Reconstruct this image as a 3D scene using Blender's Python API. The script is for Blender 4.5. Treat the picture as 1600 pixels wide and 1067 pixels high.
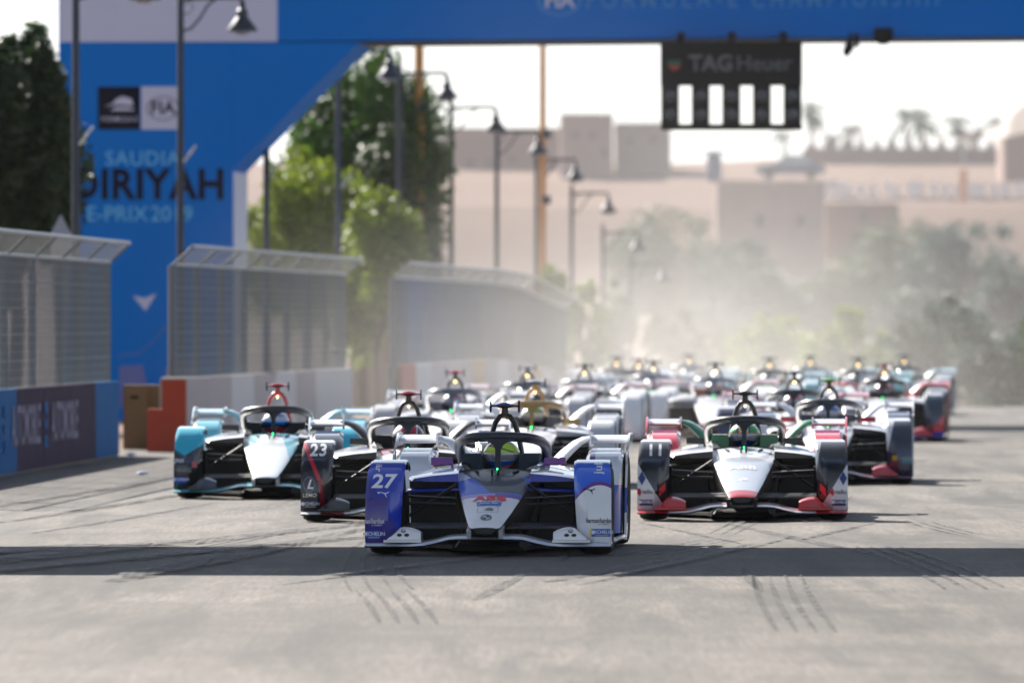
import bpy, bmesh, math, random
from mathutils import Vector, Matrix, noise
R = math.radians
random.seed(7)
for o in list(bpy.data.objects): bpy.data.objects.remove(o)
scn = bpy.context.scene
col = scn.collection

# ------------------------------------------------------------------ camera, sky, sun, exposure
FPX = 15190.0            # focal length in photo pixels (1600 wide)
CAMH = 1.69
cam = bpy.data.cameras.new('camera'); cam_o = bpy.data.objects.new('camera', cam); col.objects.link(cam_o)
cam.sensor_width = 36.0; cam.lens = FPX / 1600 * 36
cam.clip_start = 0.5; cam.clip_end = 20000
cam_o.location = (0, 0, CAMH)
cam_o.rotation_euler = (R(90) - math.atan(33.5 / FPX), 0, 0)
cam.dof.use_dof = True; cam.dof.focus_distance = 72.6; cam.dof.aperture_fstop = 3.8
cam.dof.aperture_blades = 9
scn.camera = cam_o

KX, KY = 0.80, 1.40      # shadow of a 1 m post falls KX to the right and KY towards the camera
sun_el = math.atan(1 / math.hypot(KX, KY)); sun_az = math.atan2(KX, KY)
w = bpy.data.worlds.new('World'); scn.world = w; w.use_nodes = True
nt = w.node_tree; bg = nt.nodes['Background']
sky = nt.nodes.new('ShaderNodeTexSky'); sky.sky_type = 'NISHITA'; sky.sun_disc = False
sky.sun_elevation = sun_el; sky.sun_rotation = -sun_az
sky.air_density = 1.0; sky.dust_density = 0.6; sky.ozone_density = 1.0
hs = nt.nodes.new('ShaderNodeHueSaturation'); hs.inputs['Saturation'].default_value = 0.42; nt.links.new(sky.outputs[0], hs.inputs['Color'])
tint = nt.nodes.new('ShaderNodeMix'); tint.data_type = 'RGBA'; tint.blend_type = 'MULTIPLY'; tint.inputs[0].default_value = 1.0; tint.inputs[7].default_value = (.93, 1.0, 1.10, 1)
nt.links.new(hs.outputs[0], tint.inputs[6]); nt.links.new(tint.outputs[2], bg.inputs[0]); bg.inputs[1].default_value = 0.05
sun = bpy.data.lights.new('sun', 'SUN'); sun.energy = 5.0; sun.angle = R(0.53); sun.color = (1.0, 0.93, 0.84)
sun_o = bpy.data.objects.new('sun', sun); col.objects.link(sun_o)
sun_o.rotation_euler = Vector((KX, -KY, -1)).to_track_quat('-Z', 'Y').to_euler()
sun_o.location = (-40, 100, 60)
vs = scn.view_settings; vs.view_transform = 'Standard'; vs.look = 'None'; vs.exposure = 1.36; vs.gamma = 1.0; vs.use_curve_mapping = False
cy = scn.cycles
cy.max_bounces = 6; cy.diffuse_bounces = 3; cy.glossy_bounces = 3; cy.transmission_bounces = 4; cy.volume_bounces = 1
cy.transparent_max_bounces = 12; cy.volume_step_rate = 2.0; cy.volume_max_steps = 128
cy.use_denoising = True; cy.sample_clamp_indirect = 6.0

# ------------------------------------------------------------------ helpers
def lin(c):
    def f(v):
        v /= 255.0
        return v / 12.92 if v <= 0.04045 else ((v + 0.055) / 1.055) ** 2.4
    return (f(c[0]), f(c[1]), f(c[2]), 1.0)
def lerp(a, b, t): return a + (b - a) * t
def interp(tab, x):
    if x <= tab[0][0]: return tab[0][1]
    for (a, u), (b, v) in zip(tab, tab[1:]):
        if x <= b: return u + (v - u) * (x - a) / (b - a)
    return tab[-1][1]
def px2x(px, D): return (px - 800) * D / FPX
def py2z(py, D): return CAMH + (500 - py) * D / FPX

class MB:
    """collects geometry of one mesh"""
    def __init__(s): s.v = []; s.f = []; s.m = []
    def add(s, vs, fs, mi=0):
        o = len(s.v); s.v += [tuple(p) for p in vs]
        for f in fs: s.f.append([i + o for i in f]); s.m.append(mi)
    def box(s, x0, x1, y0, y1, z0, z1, mi=0):
        s.add([(x, y, z) for z in (z0, z1) for y in (y0, y1) for x in (x0, x1)],
              [(0, 2, 3, 1), (4, 5, 7, 6), (0, 1, 5, 4), (2, 6, 7, 3), (0, 4, 6, 2), (1, 3, 7, 5)], mi)
    def loft(s, rings, closed=True, caps=(True, True), mi=0, seg_mi=None, cap_mi=None):
        n = len(rings[0]); o = len(s.v)
        for r in rings: s.v += [tuple(p) for p in r]
        m = n if closed else n - 1
        for k in range(len(rings) - 1):
            for i in range(m):
                j = (i + 1) % n
                s.f.append([o + k * n + i, o + k * n + j, o + (k + 1) * n + j, o + (k + 1) * n + i])
                s.m.append(seg_mi[i] if seg_mi else mi)
        cm = mi if cap_mi is None else cap_mi
        if closed and caps[0]: s.f.append([o + i for i in reversed(range(n))]); s.m.append(cm)
        if closed and caps[1]: s.f.append([o + (len(rings) - 1) * n + i for i in range(n)]); s.m.append(cm)
    def tube(s, pts, ra, rb=None, n=8, mi=0, up=(0, 0, 1)):
        pts = [Vector(p) for p in pts]; rings = []
        for i, p in enumerate(pts):
            t = (pts[min(i + 1, len(pts) - 1)] - pts[max(i - 1, 0)]).normalized()
            u = Vector(up)
            if abs(t.dot(u)) > .97: u = Vector((0, 1, 0))
            a = t.cross(u).normalized(); b = a.cross(t).normalized()
            r1 = ra[i] if isinstance(ra, (list, tuple)) else ra
            r2 = r1 if rb is None else (rb[i] if isinstance(rb, (list, tuple)) else rb)
            rings.append([p + a * (r1 * math.cos(q)) + b * (r2 * math.sin(q)) for q in [2 * math.pi * k / n for k in range(n)]])
        s.loft(rings, mi=mi)
    def prism(s, poly, axis, a, b, mi=0):
        """poly in the other two axes (order kept: x->(y,z), y->(x,z), z->(x,y))"""
        def P(u, v, w): return {'x': (w, u, v), 'y': (u, w, v), 'z': (u, v, w)}[axis]
        s.loft([[P(u, v, a) for u, v in poly], [P(u, v, b) for u, v in poly]], mi=mi)
    def lathe(s, prof, axis='x', c=(0, 0, 0), n=32, mi=0, closed=True):
        rings = []
        for k in range(n + 1):
            q = 2 * math.pi * k / n
            rg = []
            for r, h in prof:
                a, b = r * math.cos(q), r * math.sin(q)
                rg.append({'x': (c[0] + h, c[1] + a, c[2] + b), 'z': (c[0] + a, c[1] + b, c[2] + h), 'y': (c[0] + a, c[1] + h, c[2] + b)}[axis])
            rings.append(rg)
        s.loft(rings, closed=closed, caps=(False, False), mi=mi)
    def ball(s, c, r, n=10, m=6, mi=0):
        r = r if isinstance(r, (tuple, list)) else (r, r, r)
        rings = []
        for k in range(m + 1):
            a = -math.pi / 2 + math.pi * k / m
            rr = max(math.cos(a), 1e-3)
            rings.append([(c[0] + r[0] * rr * math.cos(2 * math.pi * i / n), c[1] + r[1] * rr * math.sin(2 * math.pi * i / n), c[2] + r[2] * math.sin(a)) for i in range(n)])
        s.loft(rings, mi=mi)
    def mesh(s, name, mats=(), smooth=35):
        me = bpy.data.meshes.new(name); me.from_pydata(s.v, [], s.f)
        for m in mats: me.materials.append(m)
        for p, mi in zip(me.polygons, s.m): p.material_index = mi
        bm = bmesh.new(); bm.from_mesh(me); bmesh.ops.remove_doubles(bm, verts=bm.verts, dist=1e-5)
        bmesh.ops.recalc_face_normals(bm, faces=bm.faces); bm.to_mesh(me); bm.free()
        if smooth:
            for p in me.polygons: p.use_smooth = True
            me.set_sharp_from_angle(angle=R(smooth))
        me.update(); return me
    def build(s, name, mats, parent=None, smooth=35):
        if not isinstance(mats, (list, tuple)): mats = [mats]
        o = bpy.data.objects.new(name, s.mesh(name, mats, smooth)); col.objects.link(o)
        if parent: o.parent = parent
        return o
def tag(o, label=None, cat=None, group=None, kind=None):
    if label: o['label'] = label
    if cat: o['category'] = cat
    if group: o['group'] = group
    if kind: o['kind'] = kind
    return o
def empty(name, loc, rz=0):
    o = bpy.data.objects.new(name, None); col.objects.link(o); o.location = loc; o.rotation_euler = (0, 0, rz); o.empty_display_size = .2
    return o

# ------------------------------------------------------------------ materials
def newmat(name):
    m = bpy.data.materials.new(name); m.use_nodes = True
    return m, m.node_tree, m.node_tree.nodes['Principled BSDF']
def N(nt, t, **kw):
    n = nt.nodes.new(t)
    for k, v in kw.items(): setattr(n, k, v)
    return n
def math_n(nt, op, a, b=None, c=None):
    n = N(nt, 'ShaderNodeMath', operation=op)
    for i, v in enumerate((a, b, c)):
        if v is None: continue
        if isinstance(v, (int, float)): n.inputs[i].default_value = v
        else: nt.links.new(v, n.inputs[i])
    return n.outputs[0]
def mixc(nt, fac, a, b):
    n = N(nt, 'ShaderNodeMix', data_type='RGBA')
    for s_, v in ((n.inputs[0], fac), (n.inputs[6], a), (n.inputs[7], b)):
        if isinstance(v, (int, float)): s_.default_value = v
        elif isinstance(v, tuple): s_.default_value = v
        else: nt.links.new(v, s_)
    return n.outputs[2]
def plain(name, c, rough=.5, metal=0, coat=0, var=.12, scale=6, spec=.5, bump=0, bscale=40):
    m, nt, b = newmat(name); c = lin(c) if max(c) > 1 else (*c[:3], 1)
    tc = N(nt, 'ShaderNodeTexCoord'); no = N(nt, 'ShaderNodeTexNoise'); no.inputs['Scale'].default_value = scale; no.inputs['Detail'].default_value = 5
    nt.links.new(tc.outputs['Object'], no.inputs['Vector'])
    dk = tuple(v * (1 - var) for v in c[:3]) + (1,); lt = tuple(min(1, v * (1 + var)) for v in c[:3]) + (1,)
    nt.links.new(mixc(nt, no.outputs['Fac'], dk, lt), b.inputs['Base Color'])
    nt.links.new(math_n(nt, 'MULTIPLY_ADD', no.outputs['Fac'], .25, rough - .12), b.inputs['Roughness'])
    b.inputs['Metallic'].default_value = metal; b.inputs['Coat Weight'].default_value = coat; b.inputs['Coat Roughness'].default_value = .08
    b.inputs['Specular IOR Level'].default_value = spec
    if bump:
        n2 = N(nt, 'ShaderNodeTexNoise'); n2.inputs['Scale'].default_value = bscale; nt.links.new(tc.outputs['Object'], n2.inputs['Vector'])
        bp = N(nt, 'ShaderNodeBump'); bp.inputs['Strength'].default_value = bump; nt.links.new(n2.outputs['Fac'], bp.inputs['Height']); nt.links.new(bp.outputs[0], b.inputs['Normal'])
    return m
def paint(name, base, layers=(), rough=.30, coat=1.0, metal=0, grad=None):
    """car paint in the car's own coordinates; layers: (colour, [(ax, ay, az, qxx, c), ...]) painted where ax*x+ay*y+az*z+q*x*x > c for all"""
    m, nt, b = newmat(name)
    tc = N(nt, 'ShaderNodeTexCoord'); sp = N(nt, 'ShaderNodeSeparateXYZ'); nt.links.new(tc.outputs['Object'], sp.inputs[0])
    x, y, z = sp.outputs
    cur = lin(base)
    if grad:
        c2, (ax, ay, az), lo, hi = grad
        v = math_n(nt, 'ADD', math_n(nt, 'ADD', math_n(nt, 'MULTIPLY', x, ax), math_n(nt, 'MULTIPLY', y, ay)), math_n(nt, 'MULTIPLY', z, az))
        mr = N(nt, 'ShaderNodeMapRange'); mr.inputs[1].default_value = lo; mr.inputs[2].default_value = hi; nt.links.new(v, mr.inputs[0])
        cur = mixc(nt, mr.outputs[0], cur, lin(c2))
    for c, planes in layers:
        mask = None
        for ax, ay, az, q, k in planes:
            v = None
            for co, s_ in ((ax, x), (ay, y), (az, z)):
                if co:
                    t = math_n(nt, 'MULTIPLY', s_, co); v = t if v is None else math_n(nt, 'ADD', v, t)
            if q:
                t = math_n(nt, 'MULTIPLY', math_n(nt, 'MULTIPLY', x, x), q); v = t if v is None else math_n(nt, 'ADD', v, t)
            g = math_n(nt, 'GREATER_THAN', v, k)
            mask = g if mask is None else math_n(nt, 'MULTIPLY', mask, g)
        cur = mixc(nt, mask, cur, lin(c))
    no = N(nt, 'ShaderNodeTexNoise'); no.inputs['Scale'].default_value = 9; no.inputs['Detail'].default_value = 6; nt.links.new(tc.outputs['Object'], no.inputs['Vector'])
    # road film: dust that has settled, thicker low down on the car where the wheels throw it
    dm = math_n(nt, 'MULTIPLY', math_n(nt, 'MULTIPLY_ADD', no.outputs['Fac'], 1.6, -.62), .09)
    n2 = N(nt, 'ShaderNodeClamp'); nt.links.new(dm, n2.inputs[0])
    cur = mixc(nt, n2.outputs[0], cur, lin((120, 112, 104)))
    nt.links.new(cur, b.inputs['Base Color'])
    nt.links.new(math_n(nt, 'MULTIPLY_ADD', no.outputs['Fac'], .22, rough - .1), b.inputs['Roughness'])
    b.inputs['Coat Weight'].default_value = coat; b.inputs['Coat Roughness'].default_value = .06; b.inputs['Metallic'].default_value = metal
    return m
def emit(name, c, strength):
    m, nt, b = newmat(name); b.inputs['Base Color'].default_value = lin(c); b.inputs['Emission Color'].default_value = lin(c); b.inputs['Emission Strength'].default_value = strength
    return m
M = {}
M['carbon'] = plain('carbon_fibre', (12, 13, 16), .42, coat=.12, scale=30)
M['matt_black'] = plain('matt_black', (8, 9, 11), .65, spec=.25)
M['tyre'] = plain('tyre_rubber', (20, 20, 21), .72, scale=14, bump=.15, bscale=60)
M['rim'] = plain('wheel_rim', (38, 39, 42), .35, metal=.8)
M['steel'] = plain('bare_steel', (150, 152, 155), .35, metal=.9)
M['suit'] = plain('race_suit', (32, 40, 78), .8, scale=20)
M['visor'] = plain('visor', (176, 176, 184), .25, metal=.35, var=.3, scale=12)
M['white_ink'] = plain('white_print', (236, 236, 240), .4)
M['black_ink'] = plain('black_print', (22, 24, 34), .4)
M['red_ink'] = plain('red_print', (226, 38, 66), .4)
M['blue_ink'] = plain('blue_print', (36, 100, 196), .4)
M['yellow_ink'] = plain('yellow_print', (236, 205, 40), .4)
M['grey_ink'] = plain('grey_print', (120, 126, 140), .4)
M['lamp'] = emit('roll_hoop_lamp', (255, 196, 92), 11)
M['green_led'] = emit('green_status_lamp', (40, 235, 120), 5)

# ------------------------------------------------------------------ lettering
def text_mesh(s, size, bold=0.0, shear=0.0, align='CENTER', spacing=1.0):
    cu = bpy.data.curves.new('lettering', 'FONT'); cu.body = s; cu.size = size; cu.offset = bold * size; cu.shear = shear
    cu.align_x = align; cu.align_y = 'CENTER'; cu.space_character = spacing; cu.resolution_u = 3; cu.fill_mode = 'FRONT'
    o = bpy.data.objects.new('lettering', cu); col.objects.link(o)
    dg = bpy.context.evaluated_depsgraph_get(); me = bpy.data.meshes.new_from_object(o.evaluated_get(dg))
    bpy.data.objects.remove(o); bpy.data.curves.remove(cu)
    return me
def poly_mesh(polys):
    me = bpy.data.meshes.new('emblem'); v = []; f = []
    for p in polys:
        f.append(list(range(len(v), len(v) + len(p)))); v += [(a, b, 0) for a, b in p]
    me.from_pydata(v, [], f); return me
def ring_poly(cx, cy_, r0, r1, n=24):
    out = []
    for k in range(n):
        a, b = 2 * math.pi * k / n, 2 * math.pi * (k + 1) / n
        out.append([(cx + r0 * math.cos(a), cy_ + r0 * math.sin(a)), (cx + r1 * math.cos(a), cy_ + r1 * math.sin(a)), (cx + r1 * math.cos(b), cy_ + r1 * math.sin(b)), (cx + r0 * math.cos(b), cy_ + r0 * math.sin(b))])
    return out
def disc_poly(cx, cy_, rx, ry=None, n=20):
    ry = rx if ry is None else ry
    return [[(cx + rx * math.cos(2 * math.pi * k / n), cy_ + ry * math.sin(2 * math.pi * k / n)) for k in range(n)]]
def decal(name, me, fn, mat, parent, cut=.03, height=None):
    """lays a flat mesh on a surface: fn(u, v) -> 3d point"""
    bm = bmesh.new(); bm.from_mesh(me); bmesh.ops.triangulate(bm, faces=bm.faces)
    for _ in range(3):
        es = [e for e in bm.edges if e.calc_length() > cut]
        if not es: break
        bmesh.ops.subdivide_edges(bm, edges=es, cuts=1); bmesh.ops.triangulate(bm, faces=bm.faces)
    if height:
        zs = [v.co.y for v in bm.verts]; k = height / max(1e-6, max(zs) - min(zs))
        for v in bm.verts: v.co *= k
    for v in bm.verts: v.co = Vector(fn(v.co.x, v.co.y))
    bm.to_mesh(me); bm.free(); me.materials.clear(); me.materials.append(mat); me.name = name
    o = bpy.data.objects.new(name, me); col.objects.link(o); o.parent = parent
    return o
CAT = [[(0, .02), (.1, .1), (.24, .12), (.22, .18), (.02, .17)], [(.24, .12), (.5, .02), (.56, .1), (.22, .18)], [(.5, .02), (.62, -.1), (.68, -.06), (.6, .02), (.56, .1)],
       [(.56, .1), (.6, .02), (.78, .08), (.92, .2), (.86, .22), (.72, .14)], [(.5, .02), (.66, -.26), (.74, -.28), (.62, -.1)], [(0, .02), (.02, .17), (-.06, .2), (-.1, .14)]]

# ------------------------------------------------------------------ ground, road
GT = [(188, 0), (196, -.05), (209, -.40), (225, -.66), (240, -1.08), (254, -1.7), (267, -2.5), (282, -3.3), (320, -4.6), (400, -4.4), (470, -3.0), (530, 0.2), (572, 2.6), (588, 8.6), (607, 9.1), (611, 10.4), (690, 10.6), (760, 14.2), (900, 15.6), (1600, 18), (4000, 20), (9000, 20)]
def gz(y): return interp(GT, y)
def fence_x(y):   # left edge of the track
    return -4.90 + .040 * (y - 121) if y < 121 else (-4.90 + (y - 121) * .135 if y < 125 else -4.36 + .0645 * (y - 125))
ys = [-60, 0, 20, 40, 60, 80, 100, 120, 140, 160, 175] + list(range(185, 300, 4)) + list(range(300, 420, 15)) + list(range(420, 700, 8)) + list(range(700, 1600, 40)) + [1800, 2400, 4000, 9000]
def hill(x, y):
    z = gz(y)
    if y > 300:
        k = min(1, (y - 300) / 150) * (1 if y < 520 else max(.5 if y < 596 else .06, 1 - (y - 520) / 60) if y < 780 else .5)
        z += k * (noise.noise(Vector((x * .03, y * .02, 3.1))) * 1.6 + noise.noise(Vector((x * .11, y * .06, 9.1))) * .6)
    return z
def sheet(name, xs_of, zoff, mat, kind='structure', ylist=ys):
    v = []; f = []; n = None
    for y in ylist:
        r = xs_of(y); n = len(r); v += [(x, y, hill(x, y) + zoff) for x in r]
    for k in range(len(ylist) - 1):
        for i in range(n - 1): f.append([k * n + i, k * n + i + 1, (k + 1) * n + i + 1, (k + 1) * n + i])
    me = bpy.data.meshes.new(name); me.from_pydata(v, [], f); me.materials.append(mat)
    for p in me.polygons: p.use_smooth = True
    o = bpy.data.objects.new(name, me); col.objects.link(o); o['kind'] = kind
    return o
def ground_mat():
    m, nt, b = newmat('dry_earth'); tc = N(nt, 'ShaderNodeTexCoord')
    n1 = N(nt, 'ShaderNodeTexNoise'); n1.inputs['Scale'].default_value = .06; n1.inputs['Detail'].default_value = 8; nt.links.new(tc.outputs['Object'], n1.inputs['Vector'])
    n2 = N(nt, 'ShaderNodeTexNoise'); n2.inputs['Scale'].default_value = 1.3; n2.inputs['Detail'].default_value = 6; nt.links.new(tc.outputs['Object'], n2.inputs['Vector'])
    c = mixc(nt, n1.outputs['Fac'], lin((104, 84, 74)), lin((138, 116, 104)))
    c = mixc(nt, math_n(nt, 'MULTIPLY', n2.outputs['Fac'], .45), c, lin((104, 86, 76)))
    nt.links.new(c, b.inputs['Base Color']); b.inputs['Roughness'].default_value = .95; b.inputs['Specular IOR Level'].default_value = .1
    return m
def asphalt_mat():
    m, nt, b = newmat('asphalt'); tc = N(nt, 'ShaderNodeTexCoord')
    def noi(scale, det, vec=None, rough=.5, dist=0):
        n = N(nt, 'ShaderNodeTexNoise'); n.inputs['Scale'].default_value = scale; n.inputs['Detail'].default_value = det; n.inputs['Roughness'].default_value = rough; n.inputs['Distortion'].default_value = dist
        nt.links.new(vec if vec is not None else tc.outputs['Object'], n.inputs['Vector']); return n.outputs['Fac']
    def ramp(f, lo, hi):
        r = N(nt, 'ShaderNodeMapRange'); r.inputs[1].default_value = lo; r.inputs[2].default_value = hi; nt.links.new(f, r.inputs[0]); return r.outputs[0]
    grain = noi(140, 3); patch = noi(.35, 5); broad = noi(.08, 3)
    mp = N(nt, 'ShaderNodeMapping'); nt.links.new(tc.outputs['Object'], mp.inputs[0]); mp.inputs['Rotation'].default_value = (0, 0, R(-3.7)); mp.inputs['Scale'].default_value = (1.6, .05, 1)
    lane = noi(1.0, 6, mp.outputs[0], .6)
    mq = N(nt, 'ShaderNodeMapping'); nt.links.new(tc.outputs['Object'], mq.inputs[0]); mq.inputs['Rotation'].default_value = (0, 0, R(9)); mq.inputs['Scale'].default_value = (2.6, .16, 1)
    rub = noi(1.3, 5, mq.outputs[0], .65, .4)
    c = mixc(nt, ramp(patch, .25, .75), (.105, .096, .088, 1), (.200, .183, .167, 1))
    c = mixc(nt, math_n(nt, 'MULTIPLY', ramp(broad, .38, .62), .7), c, (.265, .238, .210, 1))
    c = mixc(nt, math_n(nt, 'MULTIPLY', ramp(lane, .44, .68), .75), c, (.085, .083, .082, 1))
    c = mixc(nt, math_n(nt, 'MULTIPLY', ramp(rub, .50, .68), .8), c, (.06, .06, .06, 1))
    c = mixc(nt, math_n(nt, 'MULTIPLY', ramp(grain, .35, .7), .35), c, (.10, .098, .095, 1))
    mr_ = N(nt, 'ShaderNodeMapping'); nt.links.new(tc.outputs['Object'], mr_.inputs[0]); mr_.inputs['Rotation'].default_value = (0, 0, R(-2)); mr_.inputs['Scale'].default_value = (34, 1.1, 1)
    mb_ = N(nt, 'ShaderNodeMapping'); nt.links.new(tc.outputs['Object'], mb_.inputs[0]); mb_.inputs['Rotation'].default_value = (0, 0, R(12)); mb_.inputs['Scale'].default_value = (.28, .34, 1)
    bands = noi(1.0, 6, mb_.outputs[0], .6, .8)
    c = mixc(nt, math_n(nt, 'MULTIPLY', ramp(bands, .48, .66), .55), c, (.075, .072, .069, 1))
    grit = noi(1.0, 4, mr_.outputs[0], .7)
    c = mixc(nt, math_n(nt, 'MULTIPLY', ramp(grit, .38, .64), .62), c, (.075, .072, .070, 1))
    ms_ = N(nt, 'ShaderNodeMapping'); nt.links.new(tc.outputs['Object'], ms_.inputs[0]); ms_.inputs['Rotation'].default_value = (0, 0, R(-16)); ms_.inputs['Scale'].default_value = (1.1, .09, 1)
    sm = noi(1.0, 7, ms_.outputs[0], .62, .5)
    c = mixc(nt, math_n(nt, 'MULTIPLY', ramp(sm, .50, .66), .9), c, (.055, .054, .054, 1))
    nt.links.new(c, b.inputs['Base Color'])
    nt.links.new(math_n(nt, 'MULTIPLY_ADD', rub, -.2, .82), b.inputs['Roughness'])
    b.inputs['Specular IOR Level'].default_value = .16
    bp = N(nt, 'ShaderNodeBump'); bp.inputs['Strength'].default_value = .35; bp.inputs['Distance'].default_value = .01; nt.links.new(grain, bp.inputs['Height']); nt.links.new(bp.outputs[0], b.inputs['Normal'])
    return m
xg = [-6000, -2000, -600, -200] + list(range(-100, 101, 4)) + [200, 600, 2000, 6000]
ground = sheet('ground', lambda y: xg, -.03, ground_mat())
ROADW = 14.5
yr = [y for y in ys if y <= 284]
road = sheet('road', lambda y: [fence_x(min(max(y, 60), 300)) - .6 + i * (ROADW + .6) / 6 for i in range(7)], 0, asphalt_mat(), ylist=yr)

def skid_mat():
    m, nt, b = newmat('tyre_rubber_mark'); tc = N(nt, 'ShaderNodeTexCoord')
    n1 = N(nt, 'ShaderNodeTexNoise'); n1.inputs['Scale'].default_value = 5; n1.inputs['Detail'].default_value = 6; nt.links.new(tc.outputs['Object'], n1.inputs['Vector'])
    b.inputs['Base Color'].default_value = (.035, .035, .036, 1); b.inputs['Roughness'].default_value = .6
    r = N(nt, 'ShaderNodeMapRange'); r.inputs[1].default_value = .34; r.inputs[2].default_value = .66; r.inputs[4].default_value = .9; nt.links.new(n1.outputs['Fac'], r.inputs[0])
    mp = N(nt, 'ShaderNodeMapping'); nt.links.new(tc.outputs['Object'], mp.inputs[0]); mp.inputs['Scale'].default_value = (26, .35, 1)
    n3 = N(nt, 'ShaderNodeTexNoise'); n3.inputs['Scale'].default_value = 1; n3.inputs['Detail'].default_value = 5; nt.links.new(mp.outputs[0], n3.inputs['Vector'])
    r3 = N(nt, 'ShaderNodeMapRange'); r3.inputs[1].default_value = .28; r3.inputs[2].default_value = .52; nt.links.new(n3.outputs['Fac'], r3.inputs[0])
    nt.links.new(math_n(nt, 'MULTIPLY', r.outputs[0], r3.outputs[0]), b.inputs['Alpha'])
    return m
M['skid'] = skid_mat()
def skid(p0, p1, p2, wd, k=0):
    mb = MB(); n = 18; L = []; Rr = []
    for i in range(n + 1):
        t = i / n
        x = (1 - t) ** 2 * p0[0] + 2 * t * (1 - t) * p1[0] + t * t * p2[0]; y = (1 - t) ** 2 * p0[1] + 2 * t * (1 - t) * p1[1] + t * t * p2[1]
        ww = wd * (.35 + .65 * math.sin(math.pi * min(1, max(0, t)) ** .8))
        tx = 2 * (1 - t) * (p1[0] - p0[0]) + 2 * t * (p2[0] - p1[0]); ty = 2 * (1 - t) * (p1[1] - p0[1]) + 2 * t * (p2[1] - p1[1]); tl = math.hypot(tx, ty)
        nx, ny = ty / tl * ww / 2, -tx / tl * ww / 2
        L.append((x - nx, y - ny, .004 + .0012 * k)); Rr.append((x + nx, y + ny, .004 + .0012 * k))
    mb.add(L + Rr, [(i, i + 1, n + 2 + i, n + 1 + i) for i in range(n)])
    mb.build('skid_mark', M['skid'], road, smooth=0)
k = 0
for (a, b_, c, wd) in [((-1.05, 77), (-1.35, 70), (-1.0, 60.5), .05), ((-.93, 77), (-1.22, 70), (-.87, 60.5), .05), ((-.80, 76.5), (-1.1, 70), (-.75, 60.8), .05), ((-.68, 75), (-.98, 69), (-.62, 61), .05),
                       ((2.55, 72.5), (2.75, 67), (2.72, 61), .06), ((2.66, 72.5), (2.86, 67), (2.85, 61), .06), ((2.77, 72.5), (2.98, 67), (2.98, 61), .06), ((2.88, 72), (3.1, 67), (3.1, 61.4), .05),
                       ((3.3, 81.5), (3.35, 79), (3.5, 76.5), .05), ((3.4, 81.5), (3.45, 79), (3.6, 76.5), .05), ((3.5, 81.5), (3.55, 79), (3.7, 76.5), .05),
                       ((-4.6, 63), (-3.2, 70), (-.6, 84), .5), ((-4.2, 62), (-2.6, 69), (.2, 82), .34), ((-5.2, 66), (-3.6, 71), (-2.6, 74), .6), ((-2.6, 62.8), (-2.0, 69), (-1.2, 79), .4),
                       ((-1.5, 62), (-.8, 66), (.6, 73), .10), ((.4, 62), (1.3, 68), (2.2, 76), .11), ((3.8, 70), (4.3, 77), (4.8, 90), .16), ((4.2, 70), (4.8, 79), (5.4, 92), .3),
                       ((-4.4, 80), (-3.4, 90), (-2.6, 104), .2), ((-5.0, 84), (-4.2, 94), (-3.4, 108), .16)]:
    skid(a, b_, c, wd, k); k += 1
rs = random.Random(23)
for i in range(26):           # grooved sets of tyre lines and long smears left by wheelspin
    y0 = rs.uniform(52, 112); x0 = rs.uniform(-.052, .052) * y0; L = rs.uniform(5, 15); dx = rs.uniform(-.09, .16) * L; bow = rs.uniform(-.07, .07); nl = rs.choice((1, 2, 3, 4, 4)); wd = rs.uniform(.08, .20) if nl == 1 else rs.uniform(.03, .05)
    for j in range(nl):
        o_ = j * .105; skid((x0 + o_, y0), (x0 + dx / 2 + bow + o_, y0 + L / 2), (x0 + dx + o_, y0 + L), wd, k % 9); k += 1

# ------------------------------------------------------------------ race car meshes (car space: forward is -Y, origin on the road under the front axle)
NS = [(-1.00, .085, .205, .212, .165), (-.985, .105, .208, .222, .150), (-.92, .118, .220, .240, .140), (-.5, .168, .305, .338, .140), (0, .222, .412, .455, .130), (.45, .268, .508, .553, .10), (.95, .315, .560, .604, .06)]
FX = [0, .35, .7, .93, 1.0]; FZ = [0, .10, .36, .74, 1.0]
def nose_sec(y):
    for a, b_ in zip(NS, NS[1:]):
        if y <= b_[0]:
            t = (y - a[0]) / (b_[0] - a[0]); return [lerp(p, q, t) for p, q in zip(a, b_)]
    return list(NS[-1])
def nose_z(x, y):
    _, w_, zc, zt, zb = nose_sec(y); f = min(1, abs(x) / w_)
    return zt - (zt - zc) * interp(list(zip(FX, FZ)), f)
FPROF = [(.095, -.455), (.15, -.490), (.25, -.505), (.35, -.490), (.45, -.455), (.53, -.405), (.60, -.330), (.645, -.240), (.668, -.140)]
def f_xi(z): return interp([(.09, .640), (.67, .605)], z)
def f_xo(z): return interp([(.09, .888), (.45, .884), (.60, .876), (.67, .862)], z)
def front_y(x, z):
    x = abs(x); y = interp(FPROF, z); xi, xo = f_xi(z), f_xo(z)
    a = max(0, min(1, (x - xi) / (xo - xi))); cr = interp([(.09, .50), (.40, .30), (.67, .03)], z)
    if a < cr: y += (cr - a) / max(cr, .01) * interp([(.09, .13), (.4, .07), (.67, 0)], z)
    if a > .9: y += (a - .9) / .1 * .018
    if a < .06: y += .010
    return y
P = {}     # part name -> (mesh, slot keys)
def reg(name, mb, slots, smooth=35): P[name] = (mb.mesh(name, [None] * len(slots), smooth), slots)
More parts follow.
